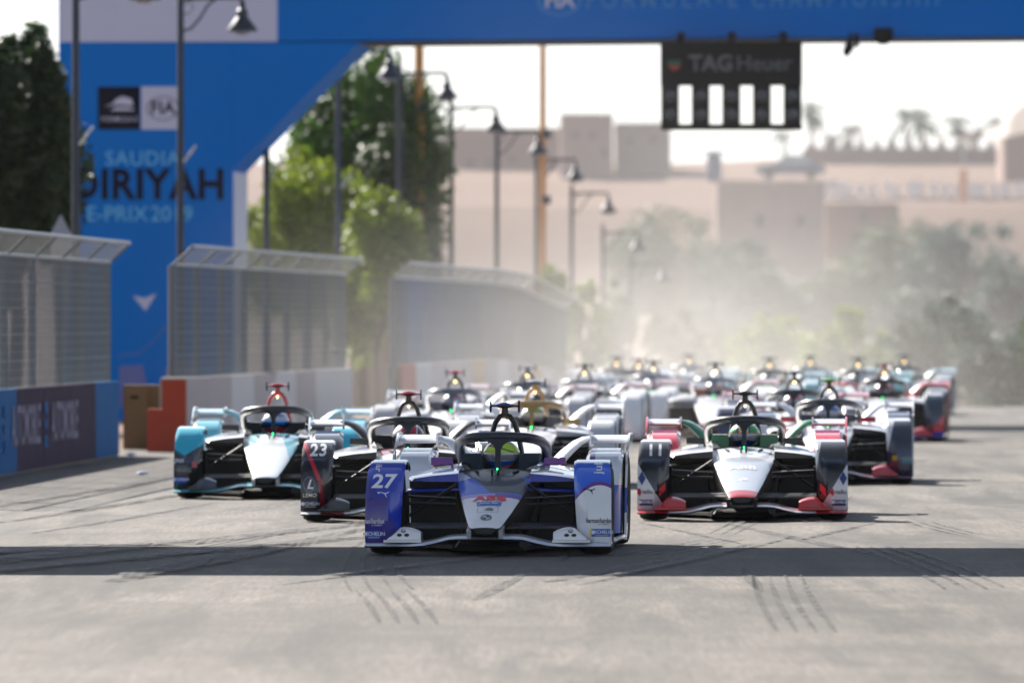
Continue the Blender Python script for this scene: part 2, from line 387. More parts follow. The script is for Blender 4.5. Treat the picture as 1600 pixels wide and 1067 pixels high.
# nose and tub
mb = MB(); rings = []
for y, w_, zc, zt, zb in NS:
    top = [(w_ * f, y, zt - (zt - zc) * q) for f, q in zip(FX, FZ)]
    low = [(w_ * .93, y, lerp(zc, zb, .25)), (w_ * .72, y, lerp(zc, zb, .8)), (w_ * .5, y, zb)]
    rt = top + low
    rings.append(rt + [(-x, yy, z) for x, yy, z in reversed(rt)][:-1])
n = len(rings[0]); seg = [0 if (i < 4 or i >= n - 4) else 1 for i in range(n)]
mb.loft(rings, seg_mi=seg, cap_mi=1); reg('nose', mb, ['nose', 'lower'], 40)
mb = MB(); rings = []
for y, w_, zc, wr, zr, wi, zi, zk, zb in [(.95, .314, .559, .24, .598, .20, .600, .60, .06), (1.02, .325, .57, .265, .612, .215, .605, .42, .05), (1.12, .335, .58, .28, .63, .225, .615, .36, .05), (1.4, .345, .59, .29, .65, .225, .64, .34, .05), (1.7, .34, .60, .285, .665, .22, .655, .34, .05), (1.76, .335, .60, .28, .67, .215, .67, .67, .05), (1.86, .33, .60, .27, .67, .21, .68, .68, .05)]:
    rt = [(0, y, zk), (wi * .9, y, zk + .002), (wi, y, zi), (wr, y, zr), (w_, y, zc), (w_ * .95, y, lerp(zc, zb, .5)), (w_ * .8, y, zb)]
    rings.append(rt + [(-x, yy, z) for x, yy, z in reversed(rt)][:-1])
n = len(rings[0]); seg = [1, 1, 2, 0, 1, 1, 1][:6] + [1] + [1, 1, 0, 2, 1, 1][:n - 7]
mb.loft(rings, seg_mi=seg, cap_mi=1); reg('cockpit_tub', mb, ['tub', 'lower', 'lower'], 40)
mb = MB(); rings = []
for y, w_, zt, zb in [(1.84, .29, .70, .05), (2.0, .27, .69, .05), (2.4, .22, .62, .05), (2.9, .17, .53, .06), (3.4, .12, .44, .12), (3.75, .09, .36, .16)]:
    rt = [(0, y, zt), (w_ * .45, y, zt - .02), (w_ * .85, y, lerp(zt, zb, .3)), (w_, y, lerp(zt, zb, .6)), (w_ * .9, y, zb)]
    rings.append(rt + [(-x, yy, z) for x, yy, z in reversed(rt)][:-1])
mb.loft(rings); reg('engine_cover', mb, ['cover'], 40)
# front wing
def wing_path(x):
    x = abs(x); return interp([(0, .128), (.20, .128), (.27, .122), (.36, .098), (.45, .078), (.55, .072), (.885, .070)], x)
mb = MB(); rings = []
for i in range(-30, 31):
    x = i / 30 * .885; z = wing_path(x); yl = -.93 + .36 * (abs(x) / .885) ** 1.25; ch = .30
    rings.append([(x, yl, z), (x, yl + .03, z + .014), (x, yl + .12, z + .020), (x, yl + ch, z + .030), (x, yl + ch, z + .024), (x, yl + .12, z - .006), (x, yl + .03, z - .012)])
mb.loft(rings, seg_mi=[0, 2, 0, 1, 1, 1, 1], cap_mi=0); reg('front_wing', mb, ['wing', 'lower', 'wingtop'], 50)
for s, nm in ((-1, 'a'), (1, 'b')):
    mb = MB(); mb.loft([[(s * .098, -.97, .19), (s * .130, -.97, .19), (s * .130, -.70, .23), (s * .098, -.70, .23)], [(s * .098, -.92, .13), (s * .128, -.92, .13), (s * .128, -.66, .14), (s * .098, -.66, .14)]]); reg('wing_pylon' + nm, mb, ['pylon'], 30)
    mb = MB(); x0, x1 = .475, .715; pts = []
    for t in [i / 8 for i in range(9)]:
        x = lerp(x0, x1, t); h = interp([(0, .055), (.15, .075), (.45, .092), (.6, .090), (.85, .035), (1, .008)], t)
        pts.append([(s * x, -.66, .118), (s * x, -.645, .118 + h * .75), (s * x, -.60, .118 + h), (s * x, -.40, .118 + h * .9), (s * x, -.38, .115)])
    mb.loft(pts); mb.box(min(s * .470, s * .74), max(s * .470, s * .74), -.70, -.37, .098, .117); reg('winglet' + nm, mb, ['winglet'], 40)
    # wheel fender
    mb = MB(); rings = []; zs_ = [p[0] for p in FPROF]; NA = 14
    for z in zs_: rings.append([(s * lerp(f_xi(z), f_xo(z), i / NA), front_y(lerp(f_xi(z), f_xo(z), i / NA), z), z) for i in range(NA + 1)])
    for y, z in [(-.02, .682), (.12, .680), (.25, .655), (.33, .615)]: rings.append([(s * lerp(.605, .862, i / NA), y, z - (.012 if i in (0, NA) else 0)) for i in range(NA + 1)])
    def inner(rg): return [(s * (abs(p[0]) + (.012 if i == 0 else (-.012 if i == NA else 0))), p[1] + .022, p[2] - .014) for i, p in enumerate(rg)]
    full = [rg + list(reversed(inner(rg))) for rg in rings]
    mb.loft(full, seg_mi=[0] * NA + [1] * (NA + 2)); reg('front_fender' + nm, mb, ['fender' + nm, 'lower'], 22)
    # tyre, rim
    for ax, yc, xc, wd, r in (('front', 0, .757, .245, .327), ('rear', 3.1, .732, .300, .350)):
        h = wd / 2; mb = MB()
        mb.lathe([(r - .10, -h + .015), (r - .045, -h), (r - .018, -h + .012), (r - .004, -h + .04), (r, 0), (r - .004, h - .04), (r - .018, h - .012), (r - .045, h), (r - .10, h - .015)], 'x', (s * xc, yc, r), 40); reg(ax + '_tyre' + nm, mb, ['tyre'], 40)
        mb = MB(); rr = r - .095
        mb.lathe([(rr, -h + .015), (rr - .015, -h + .03), (rr - .03, 0), (rr - .015, h - .03), (rr, h - .015), (rr + .01, 0)], 'x', (s * xc, yc, r), 32)
        for k_ in range(10):
            q = 2 * math.pi * k_ / 10; c_, s_ = math.cos(q), math.sin(q)
            mb.tube([(s * (xc + h * .5), yc + c_ * .05, r + s_ * .05), (s * (xc + h * .62), yc + c_ * (rr - .015), r + s_ * (rr - .015))], .014, .012, 6)
        mb.lathe([(.001, h * .3), (.07, h * .3), (.07, h * .7), (.03, h * .8), (.001, h * .8)], 'x', (s * xc if s > 0 else -xc - h, yc, r), 16)
        reg(ax + '_rim' + nm, mb, ['rim'], 35)
    # suspension
    for q, (a_, b_, ra, rb) in enumerate([((.25, -.10, .40), (.66, -.03, .42), .018, .009), ((.27, .30, .40), (.66, .03, .42), .018, .009), ((.24, -.12, .20), (.66, -.02, .20), .020, .010), ((.27, .32, .19), (.66, .02, .20), .018, .010), ((.26, .10, .50), (.66, .0, .235), .012, .012), ((.25, -.16, .36), (.66, -.10, .37), .011, .011)]):
        mb = MB(); mb.tube([(s * a_[0], a_[1], a_[2]), (s * b_[0], b_[1], b_[2])], ra, rb, 8); reg('suspension_arm%d' % q + nm, mb, ['lower'], 40)
    mb = MB(); mb.box(min(s * .60, s * .665), max(s * .60, s * .665), -.13, .13, .18, .45); reg('brake_duct' + nm, mb, ['black'], 30)
    # side pod: upper shell like a shelf in front, full box further back, recessed black intake
    def pod_rings(tab): return [[(s * .262, y, zi), (s * lerp(.262, xo, .55), y, lerp(zi, zo, .42)), (s * (xo - .02), y, zo + .004), (s * xo, y, zo - .012), (s * (xo - .012), y, zb + .006), (s * lerp(.262, xo, .5), y, zb), (s * .262, y, zb)] for y, zi, xo, zo, zb in tab]
    mb = MB(); mb.loft(pod_rings([(.40, .575, .600, .535, .515), (.46, .588, .622, .543, .512), (.70, .605, .640, .548, .512), (1.10, .625, .66, .552, .510)]), seg_mi=[0, 0, 0, 1, 1, 1, 1], cap_mi=1); reg('pod_shelf' + nm, mb, ['pod', 'podedge'], 35)
    mb = MB(); mb.loft(pod_rings([(1.10, .624, .66, .551, .06), (1.6, .64, .70, .55, .05), (2.1, .60, .71, .53, .05), (2.6, .52, .62, .48, .05), (3.2, .38, .42, .34, .08)]), seg_mi=[0, 0, 0, 0, 1, 1, 1], cap_mi=1); reg('side_pod' + nm, mb, ['pod', 'lower'], 35)
    mb = MB(); mb.loft([[(s * .25, y, z0), (s * .635, y + .06, z1), (s * .635, y + .06, z1 - .014), (s * .25, y, z0 - .016)] for y, z0, z1 in ((.34, .468, .452), (.42, .478, .460), (.75, .485, .465))]); reg('intake_vane' + nm, mb, ['podedge'], 35)
    # floor rail and turning vane
    mb = MB(); mb.tube([(s * .80, .40, .075), (s * .835, 1.2, .07), (s * .862, 2.5, .075)], .022, .02, 8); reg('floor_rail' + nm, mb, ['skirt'], 40)
    mb = MB(); mb.prism([(.42, .07), (1.02, .07), (.60, .40), (.50, .44), (.46, .40)], 'x', s * .775, s * .79); reg('turning_vane' + nm, mb, ['skirt'], 30)
    # rear wheel fender in front of the tyre
    mb = MB(); rg = []
    for y, z1, xo, xi in [(2.34, .36, .80, .60), (2.38, .50, .83, .585), (2.48, .60, .845, .58), (2.62, .665, .85, .575), (2.74, .69, .85, .575), (3.1, .725, .85, .575), (3.4, .70, .85, .58)]:
        zb = .10 if y < 2.73 else z1 - .03
        rg.append([(s * xi, y, zb), (s * xi, y, z1 - .03), (s * (xi + .03), y, z1), (s * (xo - .03), y, z1), (s * xo, y, z1 - .03), (s * xo, y, zb)])
    mb.loft(rg[:5]); mb.loft(rg[4:]); reg('rear_fender' + nm, mb, ['rfender'], 35)
    # rear wing: endplate, plane, curved arm
    mb = MB(); mb.prism([(3.30, .835), (3.78, .835), (3.80, .74), (3.0, .735), (2.745, .68), (2.73, .12), (2.55, .05), (2.47, .05), (2.52, .16), (2.60, .38), (2.72, .60), (2.95, .74)], 'x', s * .868, s * .884); reg('endplate' + nm, mb, ['endplate'], 30)
    mb = MB(); sec = [(3.34, .765), (3.36, .782), (3.45, .800), (3.60, .812), (3.74, .818), (3.74, .812), (3.60, .795), (3.45, .772), (3.36, .757)]
    mb.loft([[(s * x, y, z) for y, z in sec] for x in (.866, .59)]); reg('rear_wing' + nm, mb, ['rwing'], 40)
    mb = MB(); mb.box(min(s * .574, s * .588), max(s * .574, s * .588), 3.30, 3.76, .735, .835); reg('wing_fence' + nm, mb, ['rwing'], 30)
    mb = MB(); mb.tube([(s * .576, 3.5, .792), (s * .53, 3.48, .785), (s * .47, 3.46, .755), (s * .40, 3.42, .695), (s * .33, 3.38, .620), (s * .24, 3.32, .52), (s * .14, 3.28, .44)], [.10] * 7, [.020, .024, .026, .027, .028, .028, .028], 10); reg('wing_arm' + nm, mb, ['arm'], 40)
    # mirror
    mb = MB(); mb.loft([[(s * x, -.0 + 1.02 + dy * .03, .655 + dz * .030 * k_) for dy, dz in ((-1, -.7), (-1, .7), (-.6, 1), (.8, 1), (1, .7), (1, -.7), (.8, -1), (-.6, -1))] for x, k_ in ((.335, .75), (.345, .95), (.48, 1), (.495, .92))]); reg('mirror' + nm, mb, ['mirror'], 30)
    mb = MB(); mb.tube([(s * .350, 1.02, .645), (s * .335, 1.01, .60), (s * .325, 1.0, .555)], .014, .008, 6); reg('mirror_stalk' + nm, mb, ['mirror'], 40)
    mb = MB(); mb.loft([[(s * .135, y, .56), (s * .29, y, .56), (s * .285, y, .69), (s * .275, y, .705), (s * .15, y, .705), (s * .135, y, .69)] for y in (1.32, 1.34, 1.74)]); reg('headrest' + nm, mb, ['headrest'], 30)
    mb = MB(); mb.loft([[(s * .088, -.985, .145), (s * .005, -.985, .145), (s * .005, -.985, .195), (s * .088, -.985, .195)], [(s * .088, -.6, .14), (s * .005, -.6, .14), (s * .005, -.6, .22), (s * .088, -.6, .22)]]); reg('crash_box' + nm, mb, ['black'], 30)
    mb = MB(); mb.tube([(s * .022, .52, .553), (s * .022, .51, .600)], .0075, .0075, 8); reg('sensor_peg' + nm, mb, ['black'], 40)
    mb = MB(); mb.loft([[(s * .120, .62, .572), (s * .133, .62, .569), (s * .133, .62, .580), (s * .120, .62, .582)], [(s * .150, .82, .582), (s * .163, .82, .579), (s * .163, .82, .590), (s * .150, .82, .592)]]); reg('panel_latch' + nm, mb, ['black'], 30)
    # cascade flap
    mb = MB(); mb.loft([[(s * x, y0, z0), (s * x, y0 + .20, z0 + .03), (s * x, y0 + .20, z0 + .02), (s * x, y0, z0 - .012)] for x, y0, z0 in ((.11, -.46, .205), (.30, -.42, .203), (.62, -.36, .20))]); reg('flap' + nm, mb, ['lower'], 35)
# floor
mb = MB(); mb.prism([(-.26, -.42), (.26, -.42), (.30, .3), (.62, .9), (.80, 1.3), (.80, 2.6), (.45, 3.0), (.45, 3.8), (-.45, 3.8), (-.45, 3.0), (-.80, 2.6), (-.80, 1.3), (-.62, .9), (-.30, .3)], 'z', .032, .055)
reg('floor', mb, ['black'], 30)
mb = MB(); mb.loft([[(-.25, -.44, .035), (.25, -.44, .035), (.22, -.44, .075), (-.22, -.44, .075)], [(-.28, .3, .055), (.28, .3, .055), (.2, .3, .16), (-.2, .3, .16)]]); reg('splitter', mb, ['black'], 30)
# halo
hp = [(0, 1.02, .835), (.10, 1.035, .834), (.19, 1.09, .828), (.255, 1.19, .816), (.297, 1.34, .797), (.318, 1.52, .770), (.322, 1.68, .735), (.316, 1.80, .690), (.306, 1.88, .640)]
mb = MB(); mb.tube([(-x, y, z) for x, y, z in reversed(hp[1:])] + hp, .040, .036, 12); reg('halo', mb, ['halo'], 50)
mb = MB(); mb.loft([[(-w_, y - d, z), (w_, y - d, z), (w_ * 1.05, y + d, z), (-w_ * 1.05, y + d, z)] for y, z, w_, d in [(.87, .585, .030, .05), (.885, .615, .020, .035), (.91, .68, .018, .032), (.95, .745, .021, .03), (.97, .775, .036, .03), (.985, .795, .065, .03), (1.0, .812, .11, .03), (1.015, .828, .19, .028)]]); reg('halo_pylon', mb, ['halo'], 50)
mb = MB(); mb.ball((0, .815, .602), .0065); reg('status_lamp', mb, ['led'], 60)
# roll hoop and camera pod
mb = MB(); ph = [(-.135, 1.98, .62), (-.118, 1.98, .74), (-.095, 1.97, .85), (-.070, 1.96, .93), (-.036, 1.955, .975), (0, 1.95, .985)]
mb.tube(ph + [(-x, y, z) for x, y, z in reversed(ph[:-1])], .020, .032, 10, up=(0, 1, 0)); mb.tube([(0, 1.95, .98), (0, 1.95, 1.045)], [.030, .022], [.03, .03], 10); reg('roll_hoop', mb, ['hoop'], 50)
mb = MB(); rg = []
for t in [i / 12 for i in range(13)]:
    x = lerp(-.100, .100, t); h = .011 + .016 * max(0, 1 - (x / .062) ** 2); rg.append([(x, 1.95 + .06 * math.cos(q), 1.053 + (h if math.sin(q) > 0 else h * .75) * math.sin(q)) for q in [2 * math.pi * k_ / 10 for k_ in range(10)]])
mb.loft(rg, seg_mi=[1 if k_ in (0, 1, 2, 3, 4) else 0 for k_ in range(10)]); reg('camera_pod', mb, ['black', 'tcam'], 50)
for s, nm in ((-1, 'a'), (1, 'b')):
    mb = MB(); mb.loft([[(s * (.100 + o_), 1.95 + .075 * math.cos(q), 1.048 + .046 * math.sin(q)) for q in [2 * math.pi * k_ / 14 for k_ in range(14)]] for o_ in (0, .011)]); reg('pod_plate' + nm, mb, ['black'], 40)
mb = MB(); mb.ball((0, 1.915, .945), .008); reg('hoop_lamp', mb, ['lamp'], 60)
mb = MB(); mb.box(-.03, .03, 3.72, 3.80, .30, .36); mb.box(-.30, .30, 3.3, 3.85, .06, .10); reg('diffuser', mb, ['black'], 30)
mb = MB(); mb.tube([(-.10, 1.10, .53), (.10, 1.10, .53)], .016, .02, 8); mb.tube([(-.11, 1.10, .575), (-.125, 1.10, .53), (-.10, 1.10, .475), (0, 1.09, .46), (.10, 1.10, .475), (.125, 1.10, .53), (.11, 1.10, .575)], .014, .014, 8); reg('steering_wheel', mb, ['black'], 40)
SUB = {'front_rim': 'front_tyre', 'rear_rim': 'rear_tyre', 'mirror_stalk': 'mirror', 'halo_pylon': 'halo', 'status_lamp': 'halo', 'camera_pod': 'roll_hoop', 'hoop_lamp': 'roll_hoop', 'pod_plate': 'roll_hoop', 'sensor_peg': 'nose', 'panel_latch': 'nose', 'crash_box': 'nose', 'wing_pylon': 'front_wing', 'winglet': 'front_wing', 'flap': 'front_wing', 'intake_vane': 'side_pod', 'pod_shelf': 'side_pod', 'wing_fence': 'rear_wing', 'splitter': 'floor'}
import re as _re
def base_name(k_): return _re.sub(r'\d?[ab]$', '', k_) if k_ not in ('halo',) and (k_[-1] in 'ab') and k_ not in ('cockpit_tub',) else k_
FIXED = {'lower': 'carbon', 'black': 'matt_black', 'tyre': 'tyre', 'rim': 'rim', 'lamp': 'lamp', 'led': 'green_led'}

# driver: one skinned body, helmet and visor
def driver_mesh():
    me = bpy.data.meshes.new('person'); J = [((0, 1.62, .22), .13), ((0, 1.58, .36), .14), ((0, 1.53, .49), .13), ((0, 1.49, .57), .065), ((0, 1.45, .66), .085),
         ((.15, 1.54, .51), .065), ((.19, 1.38, .40), .05), ((.12, 1.14, .50), .038), ((.11, 1.09, .53), .036), ((-.15, 1.54, .51), .065), ((-.19, 1.38, .40), .05), ((-.12, 1.14, .50), .038), ((-.11, 1.09, .53), .036),
         ((.09, 1.45, .20), .085), ((.10, .95, .34), .065), ((.08, .50, .28), .05), ((.08, .35, .33), .04), ((-.09, 1.45, .20), .085), ((-.10, .95, .34), .065), ((-.08, .50, .28), .05), ((-.08, .35, .33), .04)]
    E = [(0, 1), (1, 2), (2, 3), (3, 4), (2, 5), (5, 6), (6, 7), (7, 8), (2, 9), (9, 10), (10, 11), (11, 12), (0, 13), (13, 14), (14, 15), (15, 16), (0, 17), (17, 18), (18, 19), (19, 20)]
    me.from_pydata([j[0] for j in J], E, [])
    o = bpy.data.objects.new('person', me); col.objects.link(o)
    md = o.modifiers.new('skin', 'SKIN'); o.modifiers.new('sub', 'SUBSURF').levels = 1
    for i, sv in enumerate(me.skin_vertices[0].data): sv.radius = (J[i][1], J[i][1]); sv.use_root = (i == 0)
    dg = bpy.context.evaluated_depsgraph_get(); r = bpy.data.meshes.new_from_object(o.evaluated_get(dg)); bpy.data.objects.remove(o)
    for p in r.polygons: p.use_smooth = True
    r.materials.clear(); r.materials.append(None); return r
DRIVER = driver_mesh()
mb = MB(); rg = []; HC = (0, 1.44, .700)
for k_ in range(15):
    a = -math.pi / 2 + math.pi * k_ / 14; rr = max(.02, math.cos(a))
    zz = math.sin(a) * (.108 if a > 0 else .112); fl = 1.0 if a > -.5 else lerp(1, .82, min(1, (-a - .5) / .8) * .0)
    if a < -1.0: rr = max(rr, .55) if k_ > 0 else .02
    rg.append([(HC[0] + .136 * rr * fl * math.cos(q), HC[1] + .150 * rr * math.sin(q) - (.02 if a < 0 and math.sin(q) < 0 else 0) * (-math.sin(a)) * -math.sin(q), HC[2] + zz) for q in [2 * math.pi * i / 28 for i in range(28)]])
mb.loft(rg); HELM = mb.mesh('helmet', [None], 60)
mb = MB(); rg = []
for a in (-.46, -.30, -.12, .04, .14):
    rr = math.cos(a); rg.append([(HC[0] + .1395 * rr * math.cos(q), HC[1] + .1545 * rr * math.sin(q) - .003, HC[2] + math.sin(a) * .11) for q in [R(188 + i * (164 / 16)) for i in range(17)]])
mb.loft(rg, closed=False); VISOR = mb.mesh('visor', [None], 60)

def put(name, me, mats, parent):
    o = bpy.data.objects.new(name, me); col.objects.link(o); o.parent = parent
    for i, m in enumerate(mats): o.material_slots[i].link = 'OBJECT'; o.material_slots[i].material = m
    return o
CARS = {}
_pc = {}
def PT(c, **kw):
    key = (c, repr(sorted(kw.items())))
    if key not in _pc: _pc[key] = paint('car_paint', c, **kw)
    return _pc[key]
def race_car(px, D, yaw, label, liv, helm, hlabel, tiny=False):
    """px: picture column of the front axle, D: its distance, yaw: heading in degrees"""
    t = empty('race_car', (px2x(px, D), D, gz(D)), R(-yaw))
    tag(t, label, 'race car', 'race cars on the track')
    made = {}
    def slot(s_):
        if s_ in liv: v = liv[s_]
        elif s_ in FIXED: return M[FIXED[s_]]
        else: v = liv.get('main', (235, 236, 240))
        return v if not isinstance(v, tuple) else PT(v)
    order = sorted(P, key=lambda k_: base_name(k_) in SUB)
    for k_ in order:
        if tiny and base_name(k_) in ('sensor_peg', 'panel_latch', 'suspension_arm', 'brake_duct', 'crash_box', 'steering_wheel', 'flap', 'wing_pylon', 'diffuser', 'turning_vane'): continue
        me, slots = P[k_]; bn = base_name(k_); par = t
        if bn in SUB:
            pn = SUB[bn]; par = made.get(pn) or made.get(pn + k_[-1]) or t
        made[k_] = put(bn, me, [slot(s_) for s_ in slots], par)
    pr = put('person', DRIVER, [M['suit']], None); pr.location = t.location; pr.rotation_euler = t.rotation_euler
    tag(pr, hlabel, 'person', 'drivers in the race cars')
    h = put('helmet', HELM, [helm], pr); put('visor', VISOR, [liv.get('visor', M['visor'])], h)
    made['root'] = t
    return made

W = (238, 239, 243); OFF = (205, 206, 210); NAVY = (22, 28, 52); BLK = (17, 18, 22); BLUE = (16, 74, 190); PUR = (106, 38, 140); RED = (192, 10, 26); TEAL = (0, 176, 205); GOLD = (168, 132, 66); GREEN = (0, 122, 78); SLATE = (54, 66, 78)
# --- number 27
l27 = dict(main=W,
    nose=paint('nose_paint_27', W, [((160, 146, 216), [(0, 1, 0, -1.2, -.165)]), ((104, 60, 172), [(0, 1, 0, -1.2, -.165), (1, -.2, 0, 0, .05)]), ((44, 100, 212), [(0, 1, 0, -1.2, -.07)]), ((46, 58, 74), [(0, 1, 0, -1.2, -.03), (1, .30, 0, 0, -.02), (-1, -.25, 0, 0, -.33)]), ((64, 72, 84), [(0, 1, 0, 0, .58), (1, .1, 0, 0, -.14), (-1, .1, 0, 0, -.19)]), ((214, 222, 238), [(0, 1, 0, 0, .45), (-1, -.2, 0, 0, .08)])], coat=.15, rough=.5),  # last pale layer paints the sun's reflection near the cockpit
    tub=paint('tub_paint_27', (24, 84, 200)), cover=W,
    fendera=paint('fender_paint_27_a', (30, 44, 150), [((24, 58, 188), [(1, 0, .55, 0, -.555)]), ((52, 34, 140), [(-1, 0, .35, 0, .85), (0, 0, -1, 0, -.42)]), ((236, 238, 243), [(0, 0, 1, 0, .662)])], grad=((66, 34, 140), (-1, 0, -.9, 0)[:3], .30, .72)),
    fenderb=paint('fender_paint_27_b', W, [(PUR, [(-5.6, 0, 1, 3.5, -1.735)]), ((10, 98, 224), [(-5.6, 0, 1, 3.5, -1.708)]), (W, [(0, 0, 1, 0, .664)])]),
    wing=(214, 222, 236), wingtop=(226, 232, 242), pylon=W, winglet=W, mirror=PUR, halo=plain('halo_shell_27', (24, 30, 42), .42, coat=.4), hoop=plain('hoop_black', (14, 15, 18), .4, coat=.3), tcam=(44, 32, 120), headrest=plain('headrest_slate', (48, 60, 74), .75),
    pod=W, podedge=(14, 66, 190), rwing=(222, 226, 234), arm=(226, 230, 238), rfender=paint('rear_fender_27', (226, 230, 238), [((20, 88, 188), [(0, 0, -1, 0, -.46), (1, 0, 0, 0, 0)]), (PUR, [(1, 0, 0, 0, .60), (-1, 0, 0, 0, -.645), (0, 0, 1, 0, .60)])]), endplate=paint('endplate_27', (228, 232, 240), [((24, 84, 190), [(0, -1, 0, 0, -2.63), (0, 0, 1, 0, .25), (0, 0, -1, 0, -.52)])]), skirt=(228, 232, 238))
h27 = paint('helmet_27', (208, 242, 30), [((232, 74, 40), [(-1, 0, 0, 0, .05), (0, 0, 1, 0, .765)]), ((20, 120, 90), [(.25, 0, 1, .8, .742), (-.25, 0, -1, -.8, -.752)]), ((30, 84, 190), [(.5, 0, 1, 0, .815), (-.5, 0, -1, 0, -.828)]), ((205, 208, 214), [(0, 0, -1, 0, -.715)]), ((28, 96, 196), [(0, 0, -1, 0, -.652)]), ((230, 110, 50), [(.35, 0, -1, 0, -.602), (-.35, 0, 1, 0, .585), (1, 0, 0, 0, 0)])])
c27 = race_car(768, 70.3, 2.8, 'blue, purple and white race car number 27 leading the pack', l27, h27, 'driver in a yellow-green helmet in the leading race car number 27')
# --- number 23
l23 = dict(main=W, nose=paint('nose_paint_23', W, [((150, 24, 40), [(0, 1, 0, 2.0, .62)]), (W, [(1, 0, 0, 0, .05), (0, 1, 0, 0, .2)])]), tub=BLK, cover=BLK,
    fendera=paint('fender_paint_23_a', (22, 25, 32), [((196, 34, 52), [(1, 0, .42, 0, -.600), (-1, 0, -.42, 0, .565), (0, 0, 1, 0, .35)]), ((150, 22, 36), [(1, 0, .10, 0, -.705), (-1, 0, -.10, 0, .672), (0, 0, -1, 0, -.352)]), (W, [(0, 0, 1, 0, .664)])]),
    fenderb=paint('fender_paint_23_b', (22, 25, 32), [((196, 34, 52), [(-1, 0, .42, 0, -.600), (1, 0, -.42, 0, .565)]), (W, [(0, 0, 1, 0, .664)])]),
    wing=paint('wing_paint_23', (230, 232, 236), [((176, 26, 44), [(1, 0, 0, 0, -.72), (-1, 0, 0, 0, .52)]), ((176, 26, 44), [(-1, 0, 0, 0, -.72), (1, 0, 0, 0, .52)])]), wingtop=(190, 192, 198), pylon=W, winglet=(26, 30, 38), mirror=plain('mirror_black', (16, 17, 20), .3, coat=.5), halo=plain('halo_black', (20, 23, 28), .4, coat=.5), hoop=plain('hoop_gloss_black', (14, 15, 17), .35, coat=.4), tcam=RED, headrest=plain('headrest_black', (20, 23, 28), .7),
    pod=W, podedge=BLK, rwing=paint('rear_wing_23', W, [((60, 16, 24), [(0, 0, -1, 0, -.772)])]), arm=(34, 36, 40), rfender=(26, 28, 34), endplate=(210, 212, 218), skirt=BLK)
h23 = paint('helmet_23', (232, 232, 236), [(RED, [(0, 0, 1, 0, .70), (1, 0, 0, 0, -.06), (-1, 0, 0, 0, -.07)]), ((40, 44, 56), [(1, 0, 0, 0, .08)])])
c23 = race_car(636, 81.8, -.2, 'black race car number 23 with red fender stripe, half hidden by car 27', l23, h23, 'driver in a red and white helmet in race car number 23')
# --- teal car
lt = dict(main=W, nose=paint('nose_paint_teal', (236, 242, 246), [((120, 196, 214), [(1, .12, 0, 0, .17)]), ((150, 210, 224), [(-1, .12, 0, 0, .19)])]), tub=(30, 40, 52), cover=BLK,
    fendera=paint('fender_paint_teal_a', (16, 20, 26), [(TEAL, [(.62, 0, 1, 0, -.075), (-.62, 0, 1, 0, .895)]), ((0, 92, 110), [(.62, 0, 1, 0, -.098), (-.62, 0, 1, 0, .87), (-.62, 0, -1, 0, .075)]), ((214, 240, 246), [(0, 0, 1, 0, .664)])]),
    fenderb=paint('fender_paint_teal_b', (16, 20, 26), [(TEAL, [(-.62, 0, 1, 0, -.075), (.62, 0, 1, 0, .895)]), ((214, 240, 246), [(0, 0, 1, 0, .664)])]),
    wing=(96, 184, 196), wingtop=(110, 190, 202), pylon=W, winglet=(30, 36, 44), mirror=plain('mirror_gloss', (18, 20, 24), .3, coat=.5), halo=plain('halo_blackish', (18, 20, 25), .4, coat=.5), hoop=(186, 26, 40), tcam=RED, headrest=plain('headrest_navy', (24, 28, 40), .7), pod=W, podedge=BLK, rwing=(196, 226, 234), arm=(150, 200, 212), rfender=(92, 190, 208), endplate=(220, 234, 238), skirt=(60, 150, 165), visor=plain('visor_blue', (10, 110, 190), .12, metal=.8))
ht = paint('helmet_teal', (206, 212, 230), [((190, 30, 44), [(0, 0, -1, 0, -.655)]), ((90, 120, 180), [(0, 0, 1, 0, .76)])])
ct = race_car(421, 92.4, .9, 'teal and white race car with black lower fenders and a red roll hoop', lt, ht, 'driver with a bright blue visor in the teal and white race car')
# --- number 11
l11 = dict(main=W, nose=paint('nose_paint_11', (196, 204, 216), [((236, 238, 242), [(0, 1, 0, 1.6, .34)]), (RED, [(0, -1, 0, 0, .80)])]), tub=(0, 104, 66), cover=BLK,
    fendera=paint('fender_paint_11_a', (27, 30, 35), [((214, 216, 222), [(-1, 0, -.62, 0, .585)]), ((236, 238, 242), [(0, 0, 1, 0, .664)]), (RED, [(1, 0, 0, 0, -.612), (0, 0, 1, 0, .60)])]),
    fenderb=paint('fender_paint_11_b', (27, 30, 35), [((214, 216, 222), [(1, 0, -.62, 0, .585)]), ((236, 238, 242), [(0, 0, 1, 0, .664)]), ((190, 192, 198), [(-1, 0, .16, 0, -.555)])]),
    wing=paint('wing_paint_11', (228, 230, 235), [((205, 26, 44), [(1, 0, 0, 0, .62)]), ((205, 26, 44), [(-1, 0, 0, 0, .62)])]), wingtop=(194, 12, 28), pylon=(60, 62, 68), winglet=RED, mirror=plain('mirror_dark', (15, 16, 19), .3, coat=.5), halo=plain('halo_dark', (18, 20, 25), .4, coat=.5), hoop=plain('hoop_dark', (15, 16, 18), .4, coat=.3), tcam=(30, 32, 36), headrest=paint('headrest_green', GREEN), pod=(240, 241, 244), podedge=(30, 31, 35), rwing=paint('rear_wing_11', (236, 237, 240), [((176, 24, 40), [(0, 0, -1, 0, -.775)])]), arm=GREEN, rfender=(222, 30, 52), endplate=(214, 40, 56), skirt=(190, 14, 30))
